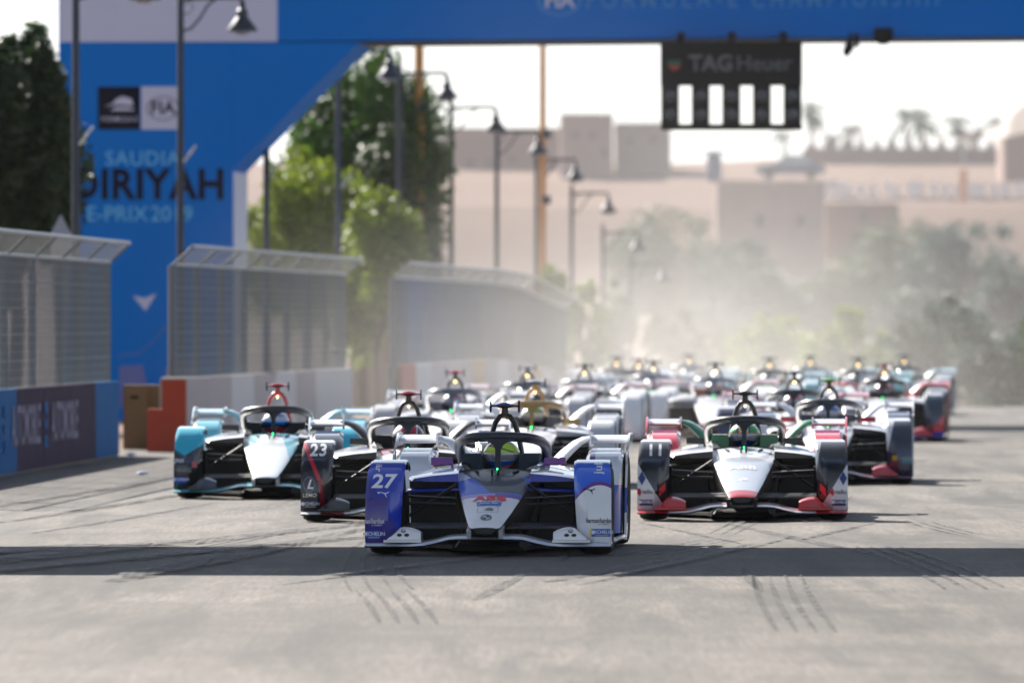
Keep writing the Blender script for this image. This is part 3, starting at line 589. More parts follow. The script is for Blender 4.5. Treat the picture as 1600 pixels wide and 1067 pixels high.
h11 = paint('helmet_11', (20, 176, 76), [((28, 60, 150), [(1, 0, 0, 0, -.07), (-1, 0, 0, 0, -.05)]), ((240, 214, 40), [(1, 0, 0, 0, -.05), (-1, 0, 0, 0, -.035), (0, 0, 1, 0, .715)]), ((214, 40, 40), [(0, 0, -1, 0, -.722), (0, 0, 1, 0, .705)]), ((22, 40, 100), [(0, 0, -1, 0, -.700)])])
c11 = race_car(1161, 82.3, 1.9, 'white race car number 11 with green cockpit sides and red front winglets', l11, h11, 'driver in a green, blue and yellow helmet in race car number 11')
# --- the following field
def liv(main=W, fend=NAVY, acc=RED, halo=(24, 28, 38), hoop=(18, 20, 25), tcam=(30, 30, 34), mirror=BLK, rear=W, head=(28, 32, 44), nose=None, wing=None, fl=None):
    fl_ = fl if fl else [(W, [(0, 0, 1, 0, .655)])]
    return dict(main=main, nose=paint('nose_paint', nose or main, [(acc, [(0, -1, 0, 0, .86)])]), tub=main, cover=fend, fendera=paint('fender_paint', fend, fl_), fenderb=paint('fender_paint', fend, fl_), wing=wing or acc, wingtop=wing or acc, pylon=main, winglet=acc, mirror=mirror, halo=halo, hoop=hoop, tcam=tcam, headrest=head, pod=main, podedge=fend, rwing=rear, arm=rear, rfender=fend, endplate=rear, skirt=fend)
def hel(a, b): return paint('helmet_paint', a, [(b, [(0, 0, 1, 0, .745)]), ((30, 34, 50), [(0, 0, -1, 0, -.66)])])
field = [
 (1292, 100.3, 2.6, 'navy race car with red mirrors and red winglets behind car 11', liv(W, (34, 42, 66), (176, 30, 52), tcam=(120, 210, 60), mirror=(170, 26, 40), wing=(130, 96, 120), head=(38, 44, 72), nose=(214, 216, 224), fl=[(W, [(0, 0, 1, 0, .655)]), ((214, 216, 222), [(-1, 0, .22, 0, -.553)]), ((20, 110, 130), [(1, 0, 0, 0, .78), (0, 0, -1, 0, -.27), (0, 0, 1, 0, .22)]), ((200, 160, 30), [(1, 0, 0, 0, .675), (-1, 0, 0, 0, -.725), (0, 0, -1, 0, -.30), (0, 0, 1, 0, .25)])]), hel((190, 200, 224), (60, 110, 190)), 'driver in a pale blue helmet in the navy race car'),
 (826, 98.0, 2.0, 'white race car with a gold halo and gold roll hoop', liv(W, (190, 192, 196), (200, 168, 90), halo=GOLD, hoop=(186, 132, 40), tcam=(225, 225, 228), mirror=(176, 142, 80), head=(60, 64, 76), wing=(214, 208, 190)), hel((214, 216, 214), (120, 170, 60)), 'driver behind the gold halo'),
 (700, 116.0, 2.2, 'white race car with a red camera pod behind car 23', liv(W, (206, 202, 204), (190, 60, 70), tcam=(230, 60, 80), halo=(96, 102, 114), head=(120, 110, 130)), hel((200, 196, 214), (150, 70, 90)), 'driver in a pale purple helmet below the red camera pod'),
 (1238, 114.5, 2.4, 'white and red race car between car 11 and the navy car', liv(W, (60, 62, 90), (186, 60, 74), rear=(220, 170, 178), mirror=(170, 40, 52)), hel((224, 214, 220), (210, 120, 130)), 'driver in a white and pink helmet between car 11 and the navy car'),
 (814, 128.0, 2.6, 'white race car with a grey halo behind the gold-haloed car', liv(W, (200, 200, 204), (150, 120, 124), halo=(104, 108, 116), rear=(226, 205, 208), tcam=(215, 215, 220)), hel((210, 210, 215), (140, 140, 150)), 'driver below the grey halo behind the gold-haloed car'),
 (1376, 135.0, 3.8, 'white race car with dark red roll hoop and red striped fender, far right', liv(W, (40, 58, 78), (196, 36, 52), hoop=(120, 24, 36), tcam=(190, 50, 60), mirror=(214, 36, 48), rear=(220, 120, 132), wing=(44, 84, 190), fl=[(W, [(0, 0, 1, 0, .655)]), ((196, 34, 50), [(1, 0, -.72, 0, .60)]), ((70, 80, 170), [(0, 0, -1, 0, -.15)])]), hel((70, 30, 50), (160, 50, 60)), 'driver in a dark helmet below the dark red roll hoop'),
 (1112, 139.0, 2.8, 'white race car with an orange cockpit behind car 11', liv(W, W, (190, 96, 70), head=(190, 88, 52), rear=(228, 196, 202), halo=(120, 126, 142)), hel((190, 100, 66), (230, 230, 232)), 'driver in an orange helmet behind car 11'),
 (905, 134.0, 2.6, 'plain white race car right of the grey-haloed car', liv(W, W, (214, 190, 194), rear=(232, 214, 218), halo=(150, 152, 158)), hel((226, 226, 230), (190, 190, 196)), 'driver of the plain white race car right of the grey-haloed car'),
 (1014, 146.0, 2.8, 'white race car with a blue-grey halo and red headrest in mid pack', liv(W, (120, 130, 150), (186, 60, 64), halo=(92, 102, 126), head=(176, 50, 56)), hel((186, 56, 60), (220, 220, 226)), 'driver in a red helmet below the blue-grey halo'),
 (990, 156.0, 3.0, 'pink-topped white race car in the dusty mid pack', liv(W, (130, 128, 126), (206, 120, 130), tcam=(232, 140, 150), halo=(110, 110, 114)), hel((210, 160, 166), (230, 230, 232)), 'driver of the pink-topped race car in the dust'),
 (956, 164.0, 3.0, 'grey race car leftmost of the far dusty cars', liv((214, 214, 212), (116, 116, 112), (170, 150, 130), halo=(96, 98, 96)), hel((170, 170, 170), (120, 120, 120)), 'driver of the grey race car leftmost in the dust'),
 (1197, 160.0, 3.2, 'pale teal race car far back above car 11', liv((206, 226, 230), (96, 172, 188), (150, 190, 196), rear=(170, 206, 212)), hel((150, 190, 200), (220, 226, 230)), 'driver of the pale teal race car far back'),
 (1262, 168.0, 3.2, 'far white and blue-grey race car behind the white and red one', liv(W, (150, 166, 190), (140, 150, 170), rear=(206, 216, 222), halo=(110, 118, 128)), hel((120, 130, 170), (210, 214, 220)), 'driver of the far white and blue-grey race car'),
 (1336, 160.0, 3.6, 'teal-winged race car left of the red roll hoop', liv((220, 236, 238), (120, 196, 204), (150, 205, 210), rear=(150, 208, 216)), hel((140, 190, 196), (210, 220, 222)), 'driver of the teal-winged race car left of the red roll hoop'),
 (1408, 172.0, 4.0, 'dark rear race car at the far right end of the pack', liv((214, 224, 228), (60, 66, 70), (120, 130, 136), rear=(176, 206, 212), halo=(50, 56, 66)), hel((110, 80, 90), (170, 170, 176)), 'driver of the dark rear race car at the far right end'),
 (1070, 176.0, 3.2, 'last white race car fading into the dust above car 11', liv((226, 228, 228), (170, 172, 172), (190, 180, 176), halo=(130, 132, 134)), hel((190, 190, 192), (220, 220, 220)), 'driver of the last white race car fading into the dust'),
]
for a in field: race_car(*a, tiny=a[1] > 125)

# --- lettering and emblems on the front cars
def on_fender(side, xc, zc):          # text right = viewer's right
    return lambda u, v: (side * xc + u, front_y(side * xc + u, zc + v) - .0035, zc + v)
def on_fender_rot(side, xc, zc, sgn=-1):   # reads downwards / upwards
    return lambda u, v: (side * xc - sgn * v, front_y(side * xc - sgn * v, min(.664, zc + sgn * u)) - .0035, min(.664, zc + sgn * u))
def on_nose(yc, k=1.0):               # v is height on the sloping panel
    return lambda u, v: (u, yc + v * k, nose_z(u, yc + v * k) + .004)
F = lambda c, s_: c['front_fender' + s_]
def sticker(fen, side, xc, zc, wd, hgt, txt, mat, tmat, line=True):
    decal('tyre_sticker', poly_mesh([[(-wd / 2, -hgt / 2), (wd / 2, -hgt / 2), (wd / 2, hgt / 2), (-wd / 2, hgt / 2)]]), on_fender(side, xc, zc), mat, fen, .02)
    f = on_fender(side, xc, zc); g = lambda u, v: (f(u, v)[0], f(u, v)[1] - .003, f(u, v)[2])
    decal('sticker_lettering', text_mesh(txt, hgt * .62, .02), lambda u, v: g(u + wd * .07, v + .004), tmat, fen, .03)
    decal('sticker_figure', poly_mesh(disc_poly(-wd * .42, .004, hgt * .14, hgt * .28)), g, tmat, fen, .03)
    if line: decal('sticker_line', poly_mesh([[(-wd * .30, -hgt * .40), (wd * .42, -hgt * .40), (wd * .42, -hgt * .30), (-wd * .30, -hgt * .30)]]), g, M['yellow_ink'], fen, .03)
fa, fb = F(c27, 'a'), F(c27, 'b')
decal('race_number', text_mesh('27', .135, .028, .10, spacing=1.02), lambda u, v: on_fender(-1, .760, .528)(u * 1.25, v), M['white_ink'], fa, .02)
decal('sponsor_lettering', text_mesh('är', .066, .012), on_fender_rot(-1, .80, .626), M['white_ink'], fa, .015)
decal('cat_emblem', poly_mesh([[(a * .085, b * .085) for a, b in p] for p in CAT]), on_fender(-1, .79, .440), M['white_ink'], fa, .02)
decal('sponsor_lettering', text_mesh('harman/kardon', .052, .012), lambda u, v: on_fender(-1, .845, .245)(max(-.04, u * .62), v), M['white_ink'], fa, .02)
decal('sponsor_lettering', text_mesh('by HARMAN', .014, .004), on_fender(-1, .80, .217), M['white_ink'], fa, .02)
sticker(fa, -1, .829, .150, .110, .058, 'MICHELIN', M['blue_ink'], M['white_ink'])
decal('sponsor_lettering', text_mesh('jul', .085, .010), on_fender_rot(1, .785, .625, 1), M['white_ink'], fb, .015)
decal('cat_emblem', poly_mesh([[(a * .085 - .03, b * .085) for a, b in p] for p in CAT]), on_fender(1, .722, .465), M['black_ink'], fb, .02)
decal('sponsor_lettering', text_mesh('harman/kardon', .050, .012), lambda u, v: on_fender(1, .800, .252)(min(.084, u * .62), v), M['black_ink'], fb, .02)
decal('sponsor_lettering', text_mesh('by HARMAN', .014, .004), on_fender(1, .83, .226), M['grey_ink'], fb, .02)
sticker(fb, 1, .812, .165, .135, .056, 'MICHELIN', M['blue_ink'], M['white_ink'])
decal('sticker_edge', poly_mesh([[(-.006, -.028), (.006, -.028), (.006, .028), (-.006, .028)]]), lambda u, v: (.739 + u, front_y(.739 + u, .165 + v) - .0075, .165 + v), M['yellow_ink'], fb)
ns = c27['nose']
decal('nose_lettering', text_mesh('ABB', .175, .05, 0, spacing=1.05), lambda u, v: on_nose(-.21)(u * .72, v * 1.05), M['red_ink'], ns, .02)
decal('nose_panel', poly_mesh([[(-.085, -.055), (.085, -.055), (.092, .055), (-.092, .055)]]), on_nose(-.36), plain('panel_blue', (50, 110, 200), .4), ns, .02)
decal('nose_lettering', text_mesh('Julius Bär', .085, .012), lambda u, v: (u * .42, -.36 + v * .8, nose_z(u * .42, -.36 + v * .8) + .007), M['white_ink'], ns, .02)
for p in ([(-.075, -.075), (.075, -.075), (.075, -.070), (-.075, -.070)], [(-.075, .070), (.075, .070), (.075, .075), (-.075, .075)], [(-.075, -.07), (-.072, -.07), (-.072, .07), (-.075, .07)], [(.072, -.07), (.075, -.07), (.075, .07), (.072, .07)]):
    decal('nose_frame_line', poly_mesh([p]), on_nose(-.53), M['grey_ink'], ns, .02)
SWOOSH = [[(-.5, -.05), (-.1, .02), (.45, -.02), (.38, .22), (.1, .3), (-.12, .2), (-.22, .06)], [(-.3, -.18), (.5, -.18), (.35, -.08), (-.1, -.06)]]
decal('series_emblem', poly_mesh([[(a * .09, b * .16) for a, b in p] for p in SWOOSH]), on_nose(-.53), M['grey_ink'], ns, .02)
decal('round_emblem', poly_mesh([[(a, b * 2.0) for a, b in p] for p in ring_poly(0, 0, .030, .040)] + [[(0, 0), (.026, 0), (.018, .036), (0, .052)], [(0, 0), (-.026, 0), (-.018, -.036), (0, -.052)]]), on_nose(-.76), plain('emblem_dark', (40, 52, 84), .4), ns, .02)
for s_, nm in ((-1, 'a'), (1, 'b')):
    wl = c27['winglet' + nm]
    def onw(u, v, s_=s_):
        x = s_ * .60 + u; t = (abs(x) - .475) / .24; h = interp([(0, .055), (.15, .075), (.45, .092), (.6, .090), (.85, .035), (1, .008)], t); z = .118 + min(h * .98, max(.002, .045 + v))
        hz = (z - .118) / h; y = interp([(0, -.66), (.75, -.645), (1, -.60)], hz); return (x, y - .004, z)
    decal('dot_emblem', poly_mesh(disc_poly(.0, .018, .017, .012) + disc_poly(-.028, -.012, .018, .011) + disc_poly(.024, -.012, .018, .011)), onw, M['black_ink'], wl)
f23 = F(c23, 'a')
decal('race_number', text_mesh('23', .138, .026, .1, spacing=1.1), on_fender(-1, .742, .597), M['white_ink'], f23, .015)
decal('round_emblem', poly_mesh([[(a, b * 1.4) for a, b in p] for p in ring_poly(0, 0, .042, .048)]), on_fender(-1, .815, .315), M['grey_ink'], f23, .02)
decal('emblem_lettering', text_mesh('L', .11, .02, .3), on_fender(-1, .81, .315), M['white_ink'], f23, .02)
decal('sponsor_lettering', text_mesh('LEMO', .045, .012, .15), on_fender(-1, .812, .225), M['white_ink'], f23, .02)
sticker(f23, -1, .815, .150, .125, .058, 'MICHELIN', plain('sticker_blue', (30, 62, 120), .4), M['white_ink'])
for s_, nm in ((-1, 'a'), (1, 'b')):
    f_ = F(c11, nm)
    if s_ < 0: decal('race_number', text_mesh('11', .135, .035, spacing=1.15), on_fender(-1, .735, .592), M['white_ink'], f_, .015)
    decal('sponsor_lettering', text_mesh('riello ups' if s_ < 0 else 'riello', .052, .008), on_fender(s_, .765 if s_ < 0 else .822, .245), M['black_ink'], f_, .02)
    decal('square_emblem', poly_mesh([[(-.014, -.02), (.014, -.02), (.014, .028), (-.014, .028)], [(.0, -.03), (.012, -.034), (.014, -.02), (0, -.02)]]), on_fender(s_, .752 if s_ > 0 else .872, .245), plain('emblem_crimson', (190, 30, 60), .4), f_)
    decal('diamond_emblem', poly_mesh([[(0, -.06), (.032, 0), (0, .06), (-.032, 0)]]), on_fender(s_, .847, .36), plain('emblem_navy', (36, 62, 120), .4), f_, .02)
    sticker(f_, s_, .812, .155, .115, .050, 'MICHELIN', plain('sticker_navy', (40, 66, 126), .4), M['white_ink'], False)
    decal('red_sticker', poly_mesh([[(-.026 * s_, .01), (.026 * s_, -.045), (.026 * s_, .022), (-.026 * s_, .072)]]), on_fender(s_, .676, .25), plain('sticker_red', (225, 50, 60), .4), f_, .02)
ns = c11['nose']
decal('nose_lettering', text_mesh('ABB', .16, .03), lambda u, v: on_nose(-.05)(u * .8, v * 1.1), M['white_ink'], ns, .02)
decal('series_emblem', poly_mesh([[(a * .10, b * .16) for a, b in p] for p in SWOOSH]), on_nose(-.46), M['white_ink'], ns, .02)
ft_ = F(ct, 'a')
decal('sponsor_lettering', text_mesh('QNX', .05, .012), on_fender(-1, .845, .36), M['white_ink'], ft_, .02)
decal('sponsor_lettering', text_mesh('Qlocx', .042, .012), on_fender(-1, .822, .275), M['grey_ink'], ft_, .02)
sticker(ft_, -1, .825, .18, .12, .055, 'MICHELIN', plain('sticker_bright_blue', (20, 80, 190), .4), M['white_ink'], False)
decal('red_sticker', poly_mesh([[(-.022, -.028), (.022, -.028), (.022, .028), (-.022, .028)]]), on_fender(-1, .69, .325), plain('sticker_pink', (190, 90, 100), .4), ft_)

# ------------------------------------------------------------------ debris fences on banner-covered barriers
M['galv'] = plain('galvanised_wire', (100, 112, 120), .5, metal=.25, var=.2, scale=3)
M['galv_shaded'] = plain('shaded_wire', (84, 90, 94), .8, spec=.2)  # same wire in a darker colour: backlit shade painted into the overhang
M['post_shaded'] = plain('shaded_post', (116, 122, 126), .75, metal=.1, spec=.2)  # darker copy of the post metal: sunlight on struts toned down in colour
M['post'] = plain('galvanised_post', (166, 172, 176), .4, metal=.6, var=.15)
M['conc'] = plain('concrete', (150, 142, 134), .85, scale=3, var=.2, bump=.2)
M['ban_purple'] = plain('banner_purple', (52, 36, 68), .7, spec=.1, var=.08)
M['ban_blue'] = plain('banner_blue', (0, 96, 160), .7, spec=.1, var=.08)
M['ban_pale'] = plain('banner_pale', (176, 166, 172), .6, var=.1)
M['ban_white'] = plain('banner_white', (205, 205, 210), .6, var=.1)
M['ban_red'] = plain('banner_red', (176, 60, 40), .6, var=.1)
M['ban_ochre'] = plain('banner_ochre', (188, 150, 100), .6, var=.1)
BH = .92
def fence(y0, y1, label, blabel, mats):
    n = max(2, round((y1 - y0) / 3.6)); pts = []
    for i in range(n + 1):
        y = lerp(y0, y1, i / n); pts.append(Vector((fence_x(y), y, gz(y))))
    t = empty('debris_fence', pts[0]); tag(t, label, 'fence', 'wire debris fences along the track')
    bt = empty('barrier', pts[0]); tag(bt, blabel, 'barrier', 'barriers along the track')
    o0 = pts[0]
    for i in range(n):
        a, b_ = pts[i] - o0, pts[i + 1] - o0; d = (b_ - a); L = d.length; dn = d.normalized(); nr = Vector((dn.y, -dn.x, 0))
        mb = MB(); kv = int(L / .066)
        def wire(p, q, r): mb.tube([p, q], r, r, 3)
        for k_ in range(kv):
            p = a + dn * (L * k_ / kv) - nr * .10
            wire(p + Vector((0, 0, BH)), p + Vector((0, 0, 2.40)), .0033)
        for k_ in range(16):
            z = BH + .02 + k_ * .098; off = Vector((0, 0, z)) - nr * .10
            wire(a + off, b_ + off, .0065 if k_ % 3 == 0 else .003)
        wm = mb.build('wire_mesh', M['galv'], t, 0); wm['kind'] = 'stuff'
        mb = MB()
        for k_ in range(0, kv, 2):
            p = a + dn * (L * k_ / kv); wire(p - nr * .10 + Vector((0, 0, 2.42)), p + nr * .14 + Vector((0, 0, 2.64)), .0028)
        for k_ in range(7):
            off = nr * (-.10 + .04 * k_) + Vector((0, 0, 2.42 + .0367 * k_)); wire(a + off, b_ + off, .003)
        om = mb.build('overhang_mesh', M['galv_shaded'], t, 0); om['kind'] = 'stuff'
        for nm, pz, ra in (('top_rail', nr * .14 + Vector((0, 0, 2.645)), .024), ('middle_rail', -nr * .10 + Vector((0, 0, 2.41)), .020)):
            mb = MB(); mb.tube([a + pz, b_ + pz], ra, ra, 8); mb.build(nm, M['post'], t)
        # barrier block with its banner sheet
        mb = MB(); g = .015
        A = a + dn * g; B = b_ - dn * g
        prof = [(-.34, 0), (0, 0), (0, .16), (-.05, .30), (-.05, BH), (-.29, BH), (-.29, .30), (-.34, .16)]
        mb.loft([[p + nr * u + Vector((0, 0, v)) for u, v in prof] for p in (A, B)]); bl = mb.build('barrier_block', M['conc'], bt, 20)
        mb = MB(); prof = [(.012, .02), (.012, .17), (.004, BH - .03), (.010, BH + .012), (-.04, BH + .014), (-.04, BH + .006), (-.004, BH), (-.006, .17), (.002, .02)]
        mb.loft([[p + nr * u + Vector((0, 0, v)) for u, v in prof] for p in (A, lerp(A, B, .5), B)]); mb.build('banner', mats[i % len(mats)], bl, 25)
    for i in range(n + 1):
        a = pts[i] - o0; d = (pts[min(i + 1, n)] - pts[max(i - 1, 0)]).normalized(); nr = Vector((d.y, -d.x, 0))
        mb = MB(); p = a - nr * .14
        mb.tube([p + Vector((0, 0, 0)), p + Vector((0, 0, 2.40))], .045, .045, 8); mb.tube([p + Vector((0, 0, 2.38)), a + nr * .14 + Vector((0, 0, 2.64))], .020, .020, 8); mb.build('post', M['post_shaded'], t)
    return t, bt, pts
P_, B_, O_, W_, Rd = M['ban_purple'], M['ban_blue'], M['ban_ochre'], M['ban_white'], M['ban_red']
f1, b1, p1 = fence(89.6, 121.0, 'wire debris fence with bent-over top at the left edge of the photo', 'barrier with purple and blue banners below the left fence', [P_, P_, P_, B_, B_, P_, P_, P_, B_])
f2, b2, p2 = fence(126.2, 153.5, 'middle wire debris fence in front of the blue arch leg', 'pale barrier behind the teal race car below the middle fence', [M['ban_pale'], M['ban_pale'], W_, M['ban_pale'], W_, M['ban_pale'], W_, W_])
f3, b3, p3 = fence(163.5, 213, 'farthest wire debris fence running off into the dust', 'farthest barrier in the dust with one red banner at its end', [Rd, W_, M['ban_pale'], M['ban_pale'], M['ban_pale'], O_, M['ban_pale'], W_, M['ban_pale'], M['ban_pale'], O_, W_, M['ban_pale'], M['ban_pale'], W_])
# lettering on the purple banners
def on_banner(yc):
    def f(u, v):
        y = yc + u; sl = .04; return (fence_x(y) - p1[0].x + .022, y - p1[0].y, .50 + v)
    return f
for yc in (107.7, 112.7):
    decal('banner_lettering', text_mesh('AUTOMOBILE', .62, .02), lambda u, v, yc=yc: on_banner(yc + .35)(u * .92, v * 1.0), plain('banner_ink', (150, 144, 168), .7, spec=.1), b1, .5)
    decal('banner_stripe', poly_mesh([[(-.2, -.26), (.2, -.26), (.2, -.12), (-.2, -.12)], [(-.2, -.04), (.2, -.04), (.2, .06), (-.2, .06)], [(-.2, .13), (.2, .13), (.2, .26), (-.2, .26)]]), on_banner(yc - 2.15), M['ban_blue'], b1, .5)

# stepped red block, brown cabinet in the gap between the fences
mb = MB(); D = 125.0; x0, x1 = px2x(232, D), px2x(292, D); xs_ = px2x(255, D)
mb.prism([(x0, 0), (x1, 0), (x1, .93), (xs_, .93), (xs_, .55), (x0, .55)], 'y', D - .45, D - .05)
rb = mb.build('barrier_end_block', plain('terracotta_red', (168, 58, 30), .7, var=.15, scale=2)); tag(rb, 'stepped terracotta-red block at the near end of the middle fence', 'block')
mb = MB(); mb.box(xs_ - .01, x1 + .01, D - .47, D - .03, .932, .955); mb.build('capping', plain('cap_pale', (200, 190, 180), .6), rb)
D = 127.5; x0, x1 = px2x(194, D), px2x(250, D)
ce = empty('cabinet', (x0, D, 0)); tag(ce, 'brown plywood cabinet standing in the gap between the fences', 'cabinet')
br = plain('brown_plywood', (98, 76, 44), .7, var=.2, scale=3)
mb = MB(); mb.box(0, x1 - x0, -.3, .3, 0, .84); mb.build('case', br, ce, 20)
mb = MB(); mb.box(.02, .31, -.325, -.302, .03, .81); dr = mb.build('door', plain('brown_door', (106, 84, 52), .6, var=.2, scale=4), ce)
mb = MB(); mb.box(.10, .20, -.34, -.327, .66, .70); mb.build('handle', M['matt_black'], dr)
for nm, px, py, lb in (('litter', 205, 713, 'crumpled pale plastic litter on the road by the brown cabinet'), ('litter', 222, 743, 'scrap of white plastic lying on the road left of the teal car')):
    D = FPX * CAMH / (py - 500); mb = MB(); rr = random.Random(px); rg = []
    for k_ in range(7):
        a = math.pi * k_ / 6; rg.append([(.07 * (k_ - 3) / 3, (.03 + .02 * rr.random()) * math.sin(max(.15, a)) * math.cos(q), .028 + .027 * math.sin(max(.15, a)) * math.sin(q) * (.7 + .3 * rr.random())) for q in [2 * math.pi * i / 8 for i in range(8)]])
    mb.loft(rg); o = mb.build(nm, plain('pale_plastic', (196, 206, 232), .35)); o.location = (px2x(px, D), D, .0); tag(o, lb, 'litter')

# ------------------------------------------------------------------ blue arch over the track
AD = 162.0; ASC = AD / FPX
arch = empty('start_arch', (0, AD, 0), R(-3.7)); tag(arch, 'huge blue arch with lettering spanning the track', 'arch')
M['arch_blue'] = plain('arch_blue', (0, 116, 208), .7, spec=.08, bump=.25, bscale=1.3, var=.04, scale=.6)
M['arch_white'] = plain('arch_white', (196, 200, 226), .5, var=.04)
M['arch_dark'] = plain('arch_underside', (20, 26, 36), .7)
M['arch_navy'] = plain('arch_navy', (8, 10, 34), .6, spec=.15)
M['arch_sky'] = plain('arch_light_blue', (64, 160, 224), .5)
def ax(px, py=300): return (px - 800) * ASC
def az(py): return CAMH + (500 - py) * ASC
x_l, x_r = ax(88), ax(362); zb = az(66); zt = zb + 3.6; XR = 13.0
leg = MB(); leg.box(x_l, x_r, 0, 2.6, 0, zb); leg = leg.build('leg', M['arch_blue'], arch, 20)
mb = MB(); mb.prism([(x_r + .003, az(265)), (ax(560), zb - .002), (x_r + .003, zb - .002)], 'y', .004, 2.596); gus = mb.build('gusset', M['arch_blue'], arch, 20)
mb = MB(); mb.loft([[(x_l, 0, zb), (XR, 0, zb + .10), (XR, 0, zt + .1), (x_l, 0, zt)], [(x_l, 2.6, zb), (XR, 2.6, zb + .10), (XR, 2.6, zt + .1), (x_l, 2.6, zt)]]); beam = mb.build('beam', M['arch_blue'], arch, 20)
mb = MB(); mb.loft([[(ax(560), .05, zb - .012), (XR, .05, zb + .088), (XR, .05, zb + .096), (ax(560), .05, zb - .003)], [(ax(560), 2.55, zb - .012), (XR, 2.55, zb + .088), (XR, 2.55, zb + .096), (ax(560), 2.55, zb - .003)]]); mb.build('underside', M['arch_dark'], beam, 20)
mb = MB(); mb.box(x_r + .002, x_r + .012, .06, 2.54, .02, az(268)); mb.build('inner_side', plain('arch_pale_side', (205, 212, 232), .6), leg)
mb = MB(); mb.box(XR - 2.8, XR, .01, 2.58, 0, zb + .09); mb.build('leg', M['arch_blue'], arch, 20)
def on_arch(px, py, dy=.012): return lambda u, v: (ax(px) + u, -dy, az(py) + v)
def panel(name, x0, y0, x1, y1, mat, par, dy=.010):
    mb = MB(); mb.box(ax(x0), ax(x1), -dy, -.001, az(y1), az(y0)); return mb.build(name, mat, par, 20)
panel('white_panel', 90, -330, 432, 65, M['arch_white'], beam)
panel('logo_panel', 150, 135, 216, 202, M['arch_navy'], leg); panel('logo_panel', 218, 135, 280, 202, M['arch_white'], leg)
decal('series_emblem', poly_mesh([[(a * .52, b * .50) for a, b in p] for p in SWOOSH]), on_arch(184, 164, .014), M['arch_white'], leg, 1)
decal('series_lettering', text_mesh('FORMULA E', .115, .006), on_arch(184, 186, .014), M['arch_white'], leg, 1)
decal('federation_lettering', text_mesh('FIA', .30, .022), on_arch(252, 169, .014), M['arch_navy'], leg, 1)
decal('federation_ring', poly_mesh([[(a, b * .75) for a, b in p] for p in ring_poly(0, 0, .25, .27)]), on_arch(252, 169, .014), M['arch_navy'], leg, 1)
M['arch_print'] = plain('arch_pale_print', (96, 186, 236), .5)
decal('event_lettering', text_mesh('SAUDIA', .34, .003, spacing=1.08), on_arch(220, 248), M['arch_print'], leg, 1)
decal('event_lettering', text_mesh('DIRIYAH', .70, .030, spacing=1.06), lambda u, v: (ax(228) + u * .92, -.013, az(290) + v), M['arch_navy'], leg, 1)
decal('event_lettering', text_mesh('E-PRIX', .36, .004, spacing=1.0), on_arch(180, 335), M['arch_print'], leg, 1); decal('event_year', text_mesh('2019', .36, .004, spacing=1.0), on_arch(266, 335), M['arch_print'], leg, 1)
M['beam_print'] = plain('beam_print', (60, 150, 220), .5)
for tx, px, x1_ in (('FORMULA-E', 915, 1152), ('CHAMPIONSHIP', 1174, 1475)):
    me_ = text_mesh(tx, .42, .004, spacing=1.5, align='LEFT'); wd_ = max(v.co.x for v in me_.vertices)
    decal('beam_lettering', me_, lambda u, v, px=px, k=(ax(x1_) - ax(px)) / wd_: (ax(px) + u * k, -.012, az(2) + v + .007 * u), M['beam_print'], beam, 1)
decal('beam_lettering', text_mesh('FIA', .36, .03), on_arch(874, 2), M['arch_white'], beam, 1)
decal('beam_ring', poly_mesh([[(a, b * .7) for a, b in p] for p in ring_poly(0, 0, .33, .36)]), on_arch(874, 2), M['arch_sky'], beam, 1)
# swirling print on the lower leg
def band(pts, wd):
    out = []
    for (a, b_), (c, d) in zip(pts, pts[1:]): out.append([(a, b_ - wd / 2), (c, d - wd / 2), (c, d + wd / 2), (a, b_ + wd / 2)])
    return out
decal('print_curve', poly_mesh(band([(ax(182), az(556)), (ax(215), az(552)), (ax(235), az(535)), (ax(255), az(512)), (ax(300), az(500))], .06)), lambda u, v: (u, -.006, v), plain('arch_mid_print', (30, 110, 196), .5), leg, 1)
decal('print_shape', poly_mesh([[(ax(205), az(462)), (ax(225), az(486)), (ax(242), az(458)), (ax(224), az(466))]]), lambda u, v: (u, -.007, v), M['arch_white'], leg, 1)
decal('print_shape', poly_mesh([[(ax(184), az(572)), (ax(220), az(570)), (ax(228), az(605)), (ax(184), az(640))], [(ax(258), az(575)), (ax(300), az(560)), (ax(300), az(640)), (ax(245), az(640))]]), lambda u, v: (u, -.008, v), plain('arch_violet_print', (104, 112, 176), .5), leg, 1)
# start lights hanging from the beam
sl = empty('start_lights', (ax(1141), AD - .8, az(140)), R(-3.7)); tag(sl, 'black start light panel hanging below the blue beam', 'start lights')
hw = 1.17
mb = MB(); mb.box(-hw, hw, -.12, .12, az(136) - az(140), az(68) - az(140)); hd = mb.build('header', M['matt_black'], sl, 20)
mb = MB(); mb.box(-hw + .01, hw, -.13, .13, az(205) - az(140), az(196) - az(140)); mb.build('bottom_bar', M['matt_black'], sl, 20)
for hx in (-.85, 0, .85):
    mb = MB(); mb.box(hx - .05, hx + .05, -.05, .75, .72 + abs(hx) * .001, .93); mb.build('hanger', M['matt_black'], sl, 20)
M['lens'] = plain('unlit_lens', (44, 46, 50), .25, coat=.4)
for i in range(5):
    xc = -hw + .155 + i * (2 * hw - .31) / 4
    mb = MB(); mb.box(xc - .145, xc + .145, -.11, .11, az(196) - az(140) + .002, az(136) - az(140) - .002); lb_ = mb.build('lamp_box', M['matt_black'], sl, 20)
    for z in (az(153) - az(140), az(182) - az(140)):
        mb = MB(); mb.lathe([(.001, -.118), (.08, -.122), (.112, -.112), (.112, -.10)], 'y', (xc, 0, z), 20); mb.build('lens', M['lens'], lb_)
